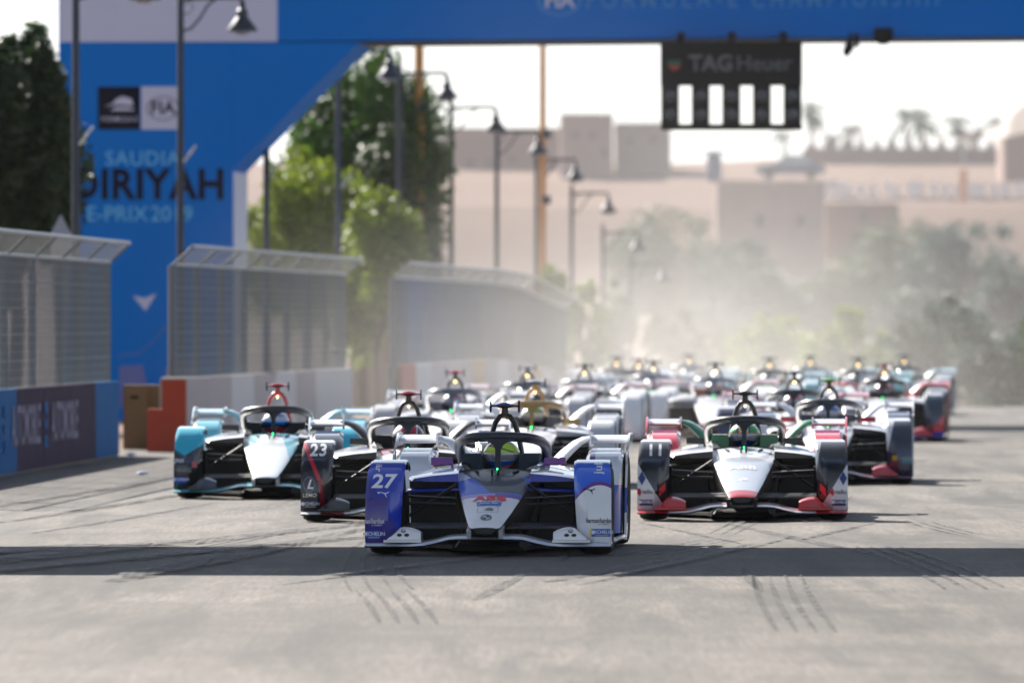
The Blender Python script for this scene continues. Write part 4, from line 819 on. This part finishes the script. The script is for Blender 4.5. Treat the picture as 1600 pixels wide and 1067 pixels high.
for tx_, bd_, x0_, x1_, cl_ in (('TAG', .03, -.70, .02, (96, 98, 102)), ('Heuer', .010, .08, 1.02, (88, 90, 94))):
    me_ = text_mesh(tx_, .36, bd_, align='LEFT'); wd_ = max(v.co.x for v in me_.vertices)
    decal('header_lettering', me_, lambda u, v, x0_=x0_, k=(x1_ - x0_) / wd_: (x0_ + u * k, -.124, .40 + v), plain('dim_grey_print', cl_, .5), hd, 1)
decal('shield_emblem', poly_mesh([[(-1.05, .38), (-.83, .38), (-.83, .46), (-1.05, .46)]]), lambda u, v: (u, -.124, v), plain('dim_green', (40, 84, 66), .5), hd, 1)
decal('shield_emblem', poly_mesh([[(-1.05, .378), (-1.0, .31), (-.94, .28), (-.88, .31), (-.83, .378)]]), lambda u, v: (u, -.124, v), plain('dim_red', (150, 60, 44), .5), hd, 1)
cm = empty('broadcast_camera', (ax(1325), AD - 1.2, az(66)), R(-3.7)); tag(cm, 'small black camera hanging under the blue beam beside the start lights', 'camera')
mb = MB(); mb.tube([(0, 0, .12), (0, 0, -.06)], .02, .02, 8); mb.tube([(0, 0, .06), (0, 1.3, .09)], .02, .02, 6); mb.build('bracket', M['matt_black'], cm)
mb = MB(); mb.tube([(-.06, -.16, -.20), (-.02, .14, -.10)], [.06, .075], [.09, .11], 10); mb.build('camera_body', M['matt_black'], cm)
mb = MB(); mb.box(.06, .14, -.1, .1, -.12, .10); mb.build('cable_box', M['matt_black'], cm)
mb = MB(); mb.box(-.15, .15, -.15, .15, -.09, .14); mb.box(-.08, .08, -.1, .1, -.13, -.09); o = mb.build('speaker_box', M['matt_black']); o.location = (ax(1378), AD - .6, az(64) + .05); tag(o, 'little black box fixed under the blue beam right of the camera', 'speaker')

# unseen overhead span, added out of frame to cast the shadow across the road
fbm = plain('shadow_span_panel', (60, 90, 140), .6)
fb_ = empty('shadow_span', (0, 78.1, 0), R(-3.7)); tag(fb_, 'covered footbridge crossing above the road in front of the arch', 'shadow caster')
mb = MB(); mb.box(-14, 18, -1.7, 1.7, 5.5, 9.0); mb.build('deck', fbm, fb_, 20)
for x in (-9.2, 16.0):
    mb = MB(); mb.tube([(x, 1.2, 0), (x, 1.2, 5.498)], .09, .09, 8); mb.build('column', M['post'], fb_)

# ------------------------------------------------------------------ street lamps
M['lamp_dark'] = plain('lamp_post_dark', (52, 60, 72), .5, metal=.3)
M['lamp_glass'] = plain('lantern_glass', (150, 156, 164), .2)
NTH = ['first', 'second', 'third', 'fourth', 'fifth', 'sixth', 'seventh', 'eighth', 'ninth', 'tenth', 'eleventh']
for i in range(11):
    D = 135 + 14.75 * i; x = -5.09 + .0645 * (D - 150); g = gz(D); H = 6.75
    t = empty('street_lamp', (x, D, g), 0); tag(t, 'dark street lamp with hanging lantern, %s counting from the left edge' % NTH[i], 'street lamp', 'street lamps behind the fences')
    mb = MB(); mb.lathe([(.001, 0), (.13, 0), (.13, .5), (.08, .62), (.06, 1.0), (.05, H), (.03, H + .12), (.001, H + .16)], 'z', n=12); mb.build('pole', M['lamp_dark'], t)
    mb = MB(); mb.tube([(0, 0, H - .12), (.55, 0, H - .10), (.92, 0, H - .10), (.95, 0, H - .14)], .032, .032, 8)
    mb.tube([(.02, 0, H - .62), (.16, 0, H - .58), (.30, 0, H - .42), (.42, 0, H - .22), (.55, 0, H - .12)], .022, .022, 6); mb.tube([(.02, 0, H - .36), (.14, 0, H - .34), (.20, 0, H - .24), (.14, 0, H - .16), (.06, 0, H - .2)], .012, .012, 6); mb.build('arm', M['lamp_dark'], t)
    mb = MB(); mb.lathe([(.001, H - .14), (.03, H - .14), (.05, H - .20), (.045, H - .26), (.085, H - .30), (.09, H - .40), (.14, H - .46), (.23, H - .585), (.235, H - .62), (.20, H - .62), (.001, H - .60)], 'z', (.95, 0, 0), 16); ln = mb.build('lantern', M['lamp_dark'], t)
    mb = MB(); mb.lathe([(.001, H - .625), (.12, H - .625), (.10, H - .66), (.001, H - .68)], 'z', (.95, 0, 0), 12); mb.build('bulb_glass', M['lamp_glass'], ln)
    if i < 4:
        mb = MB(); z = 4.25; mb.tube([(.05, -.05, z - .13), (.24, -.10, z + .12)], .045, .02, 8); mb.build('floodlight', plain('floodlight_shell', (200, 205, 205), .25, metal=.5), t)

# ochre masts behind the tree
for px, D, rw, top, lb in ((655, 205.6, .115, 11, 'thick ochre mast standing at the right edge of the green tree'), (848, 236, .085, 14, 'thin ochre mast standing right of the street lamps')):
    g = gz(D); t = empty('mast', (px2x(px, D), D, g)); tag(t, lb, 'mast')
    mb = MB(); mb.tube([(0, 0, 0), (0, 0, top)], [rw, rw * .8], None, 10); mb.build('shaft', plain('ochre_wood', (206, 142, 72), .7, var=.2, scale=2), t)
    for z in (6.0, 7.6):
        mb = MB(); mb.box(-.02, .20, -.1, .1, z - g - 1.5, z - g - 1.3); mb.build('bracket', M['lamp_dark'], t)
# small grey tent peak behind the left fence
D = 128; mb = MB(); x = px2x(95, D); z0 = py2z(366, D)
mb.add([(x - .13, D - .13, z0), (x + .13, D - .13, z0), (x + .13, D + .13, z0), (x - .13, D + .13, z0), (x, D, z0 + .27), (x - .02, D - .02, 0), (x + .02, D - .02, 0), (x + .02, D + .02, 0), (x - .02, D + .02, 0)], [(0, 1, 4), (1, 2, 4), (2, 3, 4), (3, 0, 4), (0, 3, 2, 1), (5, 6, 1, 0), (6, 7, 2, 1), (7, 8, 3, 2), (8, 5, 0, 3)])
o = mb.build('tent_peak', plain('grey_canopy', (150, 152, 160), .5), smooth=0); tag(o, 'small grey pyramid tent peak behind the left fence', 'post')

# ------------------------------------------------------------------ vegetation
def leaf_mat(name, a, b_):
    m, nt, b = newmat(name); ge = N(nt, 'ShaderNodeNewGeometry'); no = N(nt, 'ShaderNodeTexNoise'); no.inputs['Scale'].default_value = 1.1
    tc = N(nt, 'ShaderNodeTexCoord'); nt.links.new(tc.outputs['Object'], no.inputs['Vector'])
    f = math_n(nt, 'ADD', math_n(nt, 'MULTIPLY', ge.outputs['Random Per Island'], .6), math_n(nt, 'MULTIPLY', no.outputs['Fac'], .45))
    c = mixc(nt, f, (*a, 1), (*b_, 1)); nt.links.new(c, b.inputs['Base Color']); b.inputs['Roughness'].default_value = .55
    b.inputs['Subsurface Weight'].default_value = 0
    tr = N(nt, 'ShaderNodeBsdfTranslucent'); nt.links.new(c, tr.inputs[0]); ms = N(nt, 'ShaderNodeMixShader'); ms.inputs[0].default_value = .35
    nt.links.new(b.outputs[0], ms.inputs[1]); nt.links.new(tr.outputs[0], ms.inputs[2]); nt.links.new(ms.outputs[0], nt.nodes['Material Output'].inputs[0])
    return m
M['bark'] = plain('bark', (92, 74, 58), .9, var=.3, scale=8, bump=.4)
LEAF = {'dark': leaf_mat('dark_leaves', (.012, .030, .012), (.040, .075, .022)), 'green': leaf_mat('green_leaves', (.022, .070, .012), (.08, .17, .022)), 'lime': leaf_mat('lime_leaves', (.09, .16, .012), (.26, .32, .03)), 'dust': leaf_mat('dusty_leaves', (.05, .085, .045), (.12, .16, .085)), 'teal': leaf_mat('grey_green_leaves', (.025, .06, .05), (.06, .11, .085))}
def crown_mesh(rx, ry, rz, n, leaf, seed, clumps=14):
    rr = random.Random(seed); v = []; f = []; cl = []
    for _ in range(clumps):
        while True:
            p = Vector((rr.uniform(-1, 1), rr.uniform(-1, 1), rr.uniform(-1, 1)))
            if p.length < 1: break
        p = p.normalized() * (p.length ** .5) * .8; cl.append((Vector((p.x * rx, p.y * ry, p.z * rz)), rr.uniform(.30, .52)))
    for _ in range(max(6, clumps // 2)):
        a = rr.uniform(0, 6.28); e_ = rr.uniform(-.6, 1.4); q = rr.uniform(.86, 1.08)
        cl.append((Vector((math.cos(a) * math.cos(e_) * rx * q, math.sin(a) * math.cos(e_) * ry * q, math.sin(e_) * rz * q)), rr.uniform(.09, .20)))
    wts = [k_ ** 1.6 for _, k_ in cl]; pick_ = rr.choices(cl, wts, k=n)
    for c, k_ in pick_:
        d = Vector((rr.gauss(0, 1), rr.gauss(0, 1), rr.gauss(0, 1))).normalized() * (rr.random() ** .4)
        p = c + Vector((d.x * rx * k_, d.y * ry * k_, d.z * rz * k_ * .9)); s_ = leaf * rr.uniform(.6, 1.3)
        a = Vector((rr.gauss(0, 1), rr.gauss(0, 1), rr.gauss(0, .7))).normalized(); b_ = a.cross(Vector((rr.gauss(0, 1), rr.gauss(0, 1), rr.gauss(0, 1)))).normalized()
        o = len(v); v += [p - a * s_, p + b_ * s_ * .45, p + a * s_, p - b_ * s_ * .45]; f.append((o, o + 1, o + 2, o + 3))
    me = bpy.data.meshes.new('crown'); me.from_pydata([tuple(p) for p in v], [], f); return me, cl
def tree(name, label, cat, loc, rad, zc, n, leaf, kind, seed, group=None, trunk=.14, clumps=14):
    t = empty(name, loc); tag(t, label, cat, group)
    me, cl = crown_mesh(*rad, n, leaf, seed, clumps); me.materials.append(LEAF[kind])
    o = bpy.data.objects.new('crown', me); col.objects.link(o); o.parent = t; o.location = (0, 0, zc)
    mb = MB(); rr = random.Random(seed + 1)
    mb.tube([(0, 0, -.05), (rr.uniform(-.1, .1), 0, zc * .4), (0, 0, zc)], [trunk, trunk * .75, trunk * .4], None, 8)
    for c, _ in cl[:9]: mb.tube([(0, 0, zc * .45), (c.x * .4, c.y * .4, zc * .7 + c.z * .2), (c.x, c.y, zc + c.z)], [trunk * .5, trunk * .3, trunk * .08], None, 5)
    mb.build('trunk', M['bark'], t); return t
def treepx(name, label, cat, px, py_top, py_bot, wpx, D, n, leaf, kind, seed, group=None, trunk=.14, clumps=14, depth=None):
    g = hill(px2x(px, D), D); zt_, zb_ = py2z(py_top, D), py2z(py_bot, D); rz = (zt_ - zb_) / 2; rx = wpx / 2 * D / FPX
    return tree(name, label, cat, (px2x(px, D), D, g), (rx, depth or rx, rz), (zt_ + zb_) / 2 - g, n, leaf, kind, seed, group, trunk, clumps)
treepx('tree', 'dark leafy tree at the left edge beside the arch', 'tree', 18, 66, 430, 215, 146, 19000, .10, 'dark', 1, clumps=42)
treepx('tree', 'dark tree far left, partly cut off by the frame', 'tree', -60, 70, 520, 160, 150, 5000, .09, 'dark', 2, clumps=16)
treepx('tree', 'tall dark green tree behind the arch under the beam', 'tree', 566, 74, 520, 262, 206, 30000, .10, 'green', 3, clumps=60)
treepx('tree', 'bushy dark tree trailing down behind the third street lamp', 'tree', 610, 200, 520, 150, 203, 6000, .10, 'dark', 4, clumps=14)
treepx('bush', 'yellow-green sunlit bush left of the middle fence end', 'bush', 480, 245, 540, 215, 198, 14000, .09, 'lime', 5, clumps=34, trunk=.05)
treepx('bush', 'green bush low behind the middle fence end', 'bush', 590, 300, 560, 150, 192, 8000, .09, 'lime', 6, clumps=22, trunk=.05)
treepx('bush', 'yellow-green bush at the far end of the farthest fence', 'bush', 918, 440, 590, 70, 222, 2500, .08, 'lime', 7, clumps=9, trunk=.05)
treepx('bush', 'small yellow-green shrub above the farthest fence', 'bush', 862, 415, 520, 60, 232, 1800, .08, 'lime', 8, clumps=8, trunk=.05)
treepx('bush', 'pale dusty shrub right of the last street lamp', 'bush', 968, 430, 580, 90, 262, 2500, .09, 'dust', 9, clumps=10, trunk=.05)
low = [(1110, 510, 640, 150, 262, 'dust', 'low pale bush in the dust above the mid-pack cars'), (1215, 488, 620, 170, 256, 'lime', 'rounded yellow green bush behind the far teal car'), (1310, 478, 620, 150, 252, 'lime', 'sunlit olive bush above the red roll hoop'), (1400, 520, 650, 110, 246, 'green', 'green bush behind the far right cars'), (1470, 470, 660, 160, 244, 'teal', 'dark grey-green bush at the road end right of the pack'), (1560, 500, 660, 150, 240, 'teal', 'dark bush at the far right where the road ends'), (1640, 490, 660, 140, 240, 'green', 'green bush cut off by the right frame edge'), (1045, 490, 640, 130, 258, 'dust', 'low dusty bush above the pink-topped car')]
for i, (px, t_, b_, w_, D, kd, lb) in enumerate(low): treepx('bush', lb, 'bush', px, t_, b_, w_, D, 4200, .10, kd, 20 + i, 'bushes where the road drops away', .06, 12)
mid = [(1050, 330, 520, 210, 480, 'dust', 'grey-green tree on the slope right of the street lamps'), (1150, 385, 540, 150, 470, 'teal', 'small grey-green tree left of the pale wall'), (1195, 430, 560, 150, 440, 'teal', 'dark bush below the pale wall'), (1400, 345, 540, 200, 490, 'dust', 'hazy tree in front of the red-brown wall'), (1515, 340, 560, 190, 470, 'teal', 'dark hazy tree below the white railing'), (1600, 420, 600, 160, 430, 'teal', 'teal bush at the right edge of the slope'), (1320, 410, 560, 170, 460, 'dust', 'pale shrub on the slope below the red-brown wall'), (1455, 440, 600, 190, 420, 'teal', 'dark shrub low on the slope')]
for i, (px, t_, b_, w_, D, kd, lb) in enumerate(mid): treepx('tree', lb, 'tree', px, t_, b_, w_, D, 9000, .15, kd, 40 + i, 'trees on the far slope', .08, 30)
def palm(px, py_top, D, h, label, seed):
    x = px2x(px, D); zt_ = py2z(py_top, D); g = hill(x, D); t = empty('palm_tree', (x, D, g)); tag(t, label, 'palm tree', 'palm trees on the skyline')
    zt_ = max(zt_, g + 2.0) - g; rr = random.Random(seed); zc = zt_ - h * .28
    mb = MB(); mb.tube([(0, 0, 0), (.08, 0, zc * .5), (0, 0, zc)], [.22, .17, .15], None, 8); mb.build('trunk', M['bark'], t)
    mb = MB()
    for k_ in range(26):
        a = rr.uniform(0, 6.28); el = rr.uniform(-.5, 1.2); L = h * rr.uniform(.38, .5); pv = []
        for s_ in range(6):
            q = s_ / 5; r = L * q * math.cos(el * (1 - .35 * q)); z = L * (q * math.sin(el) - .55 * q * q)
            pv.append(Vector((math.cos(a) * r, math.sin(a) * r, zc + z)))
        sd = Vector((-math.sin(a), math.cos(a), 0)); wds = [.02, .2, .26, .24, .16, .02]
        Lf = [p + sd * w_ * h / 5 - Vector((0, 0, w_ * .3)) for p, w_ in zip(pv, wds)]; Rf = [p - sd * w_ * h / 5 - Vector((0, 0, w_ * .3)) for p, w_ in zip(pv, wds)]
        mb.add(Lf + pv + Rf, [(i, i + 1, 7 + i, 6 + i) for i in range(5)] + [(6 + i, 7 + i, 13 + i, 12 + i) for i in range(5)])
    mb.build('crown', LEAF['teal'], t, 0)
for i, (px, py, D, h, lb) in enumerate([(1268, 148, 850, 5.0, 'palm right behind the start lights'), (1330, 185, 820, 4.0, 'short palm between start lights and the tall palms'), (1415, 158, 850, 6.0, 'broad palm on the skyline, taller left one of the pair'), (1440, 165, 870, 5.0, 'slim palm leaning beside the broad skyline palm'), (1495, 168, 840, 5.5, 'dark palm on the skyline left of the white tent'), (1560, 172, 860, 4.5, 'palm top peeking over the white tent'), (1300, 200, 830, 3.2, 'low palm by the hilltop wall'), (1225, 196, 840, 3.4, 'palm seen just below the start lights')]): palm(px, py, D, h, lb, 90 + i)

# ------------------------------------------------------------------ far hillside: walls, buildings, parked car, railing, tent
M['mud'] = plain('mud_wall', (140, 116, 106), .9, var=.1, scale=.4)
M['mud2'] = plain('mud_wall_red', (130, 98, 88), .9, var=.12, scale=.4)
M['mud3'] = plain('mud_wall_pale', (150, 130, 120), .9, var=.08, scale=.3)
M['win'] = plain('dark_opening', (70, 62, 62), .6)
def wallbox(name, label, cat, px0, px1, py0, py1, D, depth, mat, wins=(), merlon=0, group=None):
    x0, x1 = px2x(px0, D), px2x(px1, D); z1 = py2z(py0, D); z0 = min(py2z(py1, D), hill((x0 + x1) / 2, D + depth)) - 1.5
    t = empty(name, (x0, D, z0)); tag(t, label, cat, group); mb = MB(); mb.box(0, x1 - x0, 0, depth, 0, z1 - z0); wl = mb.build('wall', mat, t, 20)
    for wx, wy, ww, wh in wins:
        mb = MB(); a = px2x(wx, D) - x0; b_ = py2z(wy, D) - z0; s_ = D / FPX
        mb.box(a - ww * s_ / 2, a + ww * s_ / 2, -.06, -.003, b_ - wh * s_ / 2, b_ + wh * s_ / 2); mb.build('window', M['win'], t, 20)
    if merlon:
        k_ = int((x1 - x0) / merlon)
        for i in range(k_):
            mb = MB(); a = (i + .25) * (x1 - x0) / k_; mb.prism([(a, 0), (a + merlon * .6, 0), (a + merlon * .3, merlon * .8)], 'y', .05, .35); o = mb.build('merlon', mat, t, 0); o.location = (0, 0, z1 - z0 + .002)
    return t
wallbox('mud_brick_house', 'tan flat-roofed house on the hilltop, tall part left of the start lights', 'house', 876, 958, 178, 260, 720, 14, M['mud'], [(900, 212, 9, 9), (925, 213, 9, 9), (945, 240, 8, 10)])
wallbox('mud_brick_house', 'lower tan house wing just left of the start lights', 'house', 962, 1048, 192, 260, 728, 12, M['mud3'], [(985, 220, 8, 9), (1020, 218, 8, 9)])
wallbox('mud_brick_house', 'low rose-coloured house on the hilltop behind the lamps', 'house', 690, 880, 200, 290, 740, 14, M['mud2'], [(735, 255, 12, 10), (765, 256, 12, 10), (800, 250, 12, 9), (835, 250, 10, 9)])
wallbox('mud_brick_wall', 'pale smooth retaining wall with two tiny windows below the parked car', 'wall', 1120, 1288, 284, 470, 575, 3, M['mud3'], [(1188, 345, 13, 20), (1252, 345, 12, 18)], .3)
wallbox('mud_brick_wall', 'red-brown terrace wall below the white railing', 'wall', 1289, 1404, 318, 400, 580, 3, M['mud2'], [(1350, 338, 10, 14)])
wallbox('mud_brick_wall', 'tan hilltop boundary wall below the palms', 'wall', 1255, 1560, 232, 290, 760, 2, M['mud'], (), 1.2)
wallbox('mud_brick_house', 'tan building under the white tent at the right edge', 'house', 1568, 1680, 205, 290, 700, 10, M['mud'])
wallbox('mud_brick_wall', 'low earth wall beside the bush behind the middle fence end', 'wall', 545, 630, 492, 600, 215, 1, M['mud3'])
# tent
D = 690; mb = MB(); s_ = D / FPX
prof = [(1490, 222), (1520, 205), (1550, 200), (1575, 184), (1600, 160), (1640, 130), (1680, 160), (1720, 205)]
tp = [(px2x(a, D), py2z(b_, D)) for a, b_ in prof]; zb_ = py2z(224, D)
mb.loft([[(x, D - 4 + 4 * abs(k_ - 1), lerp(zb_, z, 1 - .75 * abs(k_ - 1))) for x, z in tp] for k_ in (0, .5, 1, 1.5, 2)], closed=False)
zg = hill(px2x(1600, D), D)
te = empty('tent', (0, 0, 0)); o = mb.build('canopy', leaf_mat('tent_fabric', (.75, .74, .72), (.85, .84, .82)), te, 50); tag(te, 'white peaked tent roof at the right edge of the hilltop', 'tent')
for a in (1505, 1700):
    mb = MB(); mb.tube([(px2x(a, D), D, zg - 1), (px2x(a, D), D, zb_)], .08, .08, 6); mb.build('pole', M['post'], te)
# white railing: individual pickets
D = 606; rl = empty('railing', (px2x(1280, D), D, 0)); tag(rl, 'white picket railing along the hillside terrace', 'railing')
wp = plain('railing_white', (226, 224, 224), .6); x0 = 0; z0 = py2z(312, D); z1 = py2z(282, D); L = px2x(1640, D) - px2x(1280, D); pick = None
rp = random.Random(5)
for i in range(19):
    if pick is None:
        mb = MB(); mb.prism([(-.16, -1.4), (.16, -1.4), (.27, .9), (.1, 1.22), (-.2, 1.0)], 'y', -.05, .05); pick = mb.mesh('picket', [wp], 0)
    o = bpy.data.objects.new('picket', pick); col.objects.link(o); o.parent = rl; o.location = ((i + .5 + rp.uniform(-.25, .25)) * L / 19, 0, z0); o.scale = (rp.choice((-1, 1)) * rp.uniform(.7, 1.15), 1, rp.uniform(.85, 1.1))
mb = MB(); mb.box(0, L, .052, .10, z0 + .1, z0 + .22); mb.box(0, L, .052, .10, z0 + .75, z0 + .87); mb.build('rail', wp, rl, 20)
# tapering ochre pillar and parked cars on the terrace
D = 600; x = px2x(1505, D); z0 = py2z(322, D) - 1; mb = MB(); mb.lathe([(.001, 0), (.32, 0), (.26, 2.6), (.30, 2.7), (.24, 3.3), (.001, 3.4)], 'z', (x, D, z0), 12); o = mb.build('pillar', plain('ochre_pillar', (214, 160, 124), .8)); tag(o, 'ochre pillar standing in the white railing', 'pillar')
def parked(px0, px1, py0, py1, D, label, colr, nm='parked_car'):
    x0, x1 = px2x(px0, D), px2x(px1, D); z0 = py2z(py1, D); L = x1 - x0; h = py2z(py0, D) - z0
    t = empty(nm, (x0, D, z0)); tag(t, label, 'car'); g = hill((x0 + x1) / 2, D)
    pf = [(0, .25), (.02, .5), (.12, .58), (.27, .62), (.42, .97), (.5, 1), (.70, .97), (.88, .62), (.97, .56), (1, .45), (1, .25), (.9, .2), (.1, .2)]
    mb = MB(); mb.prism([(a * L, b_ * h) for a, b_ in pf], 'y', 0, 1.75); mb.build('body', plain('parked_paint', colr, .3, coat=.5), t, 30)
    mb = MB(); mb.prism([(a * L, b_ * h) for a, b_ in [(.31, .64), (.43, .92), (.69, .92), (.83, .64)]], 'y', -.006, -.001); mb.build('side_window', plain('car_glass', (150, 164, 180), .1), t, 20)
    for a in (.2, .8):
        mb = MB(); mb.lathe([(.001, -.02), (.32, -.02), (.33, .2), (.001, .2)], 'y', (a * L, 0, .30), 16); mb.build('wheel', M['tyre'], t)
parked(1180, 1290, 242, 280, 612, 'dark blue car parked on the hillside terrace', (30, 52, 92))
D = 615; t = empty('kiosk', (px2x(1116, D), D, py2z(278, D) - 1)); tag(t, 'little blue kiosk with a white awning on the terrace', 'kiosk')
mb = MB(); mb.box(-.45, .45, 0, .9, 0, 2.55); mb.build('booth', plain('kiosk_blue', (70, 92, 124), .6), t, 20)
mb = MB(); mb.loft([[(-.85, -.5, 2.56), (.85, -.5, 2.56), (.7, -.3, 2.72), (-.7, -.3, 2.72)], [(-.85, 1.2, 2.56), (.85, 1.2, 2.56), (.7, 1.0, 2.8), (-.7, 1.0, 2.8)]]); mb.build('awning', plain('awning_white', (232, 230, 230), .5), t, 20)

# ------------------------------------------------------------------ air: haze and the dust thrown up by the field
def vol_box(name, x0, x1, y0, y1, z0, z1, density, colr, aniso, noisy=None):
    mb = MB(); mb.box(x0, x1, y0, y1, z0, z1); m = bpy.data.materials.new(name); m.use_nodes = True; nt = m.node_tree; nt.nodes.clear()
    out = N(nt, 'ShaderNodeOutputMaterial'); pv = N(nt, 'ShaderNodeVolumePrincipled'); pv.inputs['Color'].default_value = (*colr, 1); pv.inputs['Density'].default_value = density; pv.inputs['Anisotropy'].default_value = aniso
    nt.links.new(pv.outputs[0], out.inputs['Volume'])
    if noisy: nt.links.new(noisy(nt), pv.inputs['Density'])
    o = mb.build(name, m, smooth=0); o['kind'] = 'stuff'; return o
vol_box('haze', -400, 400, -12, 1250, -6.5, 40, .00004, (.93, .95, 1.0), 0.0)
def dust_density(nt):
    tc = N(nt, 'ShaderNodeTexCoord'); no = N(nt, 'ShaderNodeTexNoise'); no.inputs['Scale'].default_value = .22; no.inputs['Detail'].default_value = 3
    nt.links.new(tc.outputs['Object'], no.inputs['Vector']); sp = N(nt, 'ShaderNodeSeparateXYZ'); nt.links.new(tc.outputs['Object'], sp.inputs[0])
    def rng(v, a, b_, c, d):
        r = N(nt, 'ShaderNodeMapRange'); r.interpolation_type = 'SMOOTHSTEP'
        for i, q in enumerate((a, b_, c, d)): r.inputs[1 + i].default_value = q
        nt.links.new(v, r.inputs[0]); return r.outputs[0]
    u = math_n(nt, 'MULTIPLY_ADD', sp.outputs[1], -.0645, sp.outputs[0])       # distance from the left barrier line
    d = rng(no.outputs['Fac'], .30, .70, .25, 1.0)
    d = math_n(nt, 'MULTIPLY', d, math_n(nt, 'ADD', math_n(nt, 'MULTIPLY', rng(sp.outputs[2], -.2, 4.2, 1, 0), .82), math_n(nt, 'MULTIPLY', rng(sp.outputs[2], 1.0, 8.8, .18, 0), rng(u, -11.8, -9.0, 0, 1)))); d = math_n(nt, 'MULTIPLY', d, rng(u, -13.4, -12.3, 0, 1)); d = math_n(nt, 'MULTIPLY', d, rng(u, -11, -1.5, 1, .12))
    d = math_n(nt, 'MULTIPLY', d, rng(sp.outputs[1], 122, 150, 0, 1)); d = math_n(nt, 'MULTIPLY', d, rng(sp.outputs[1], 225, 262, 1, 0))
    return math_n(nt, 'MULTIPLY', d, .017)
vol_box('dust_cloud', -9, 16, 120, 264, -3.5, 9.0, .01, (.97, .94, .90), .1, dust_density)
vol_box('dust_cloud', -160, 160, 266, 568, -5.5, 32, .00055, (.94, .96, 1.0), .0)
print('objects', len(bpy.data.objects))
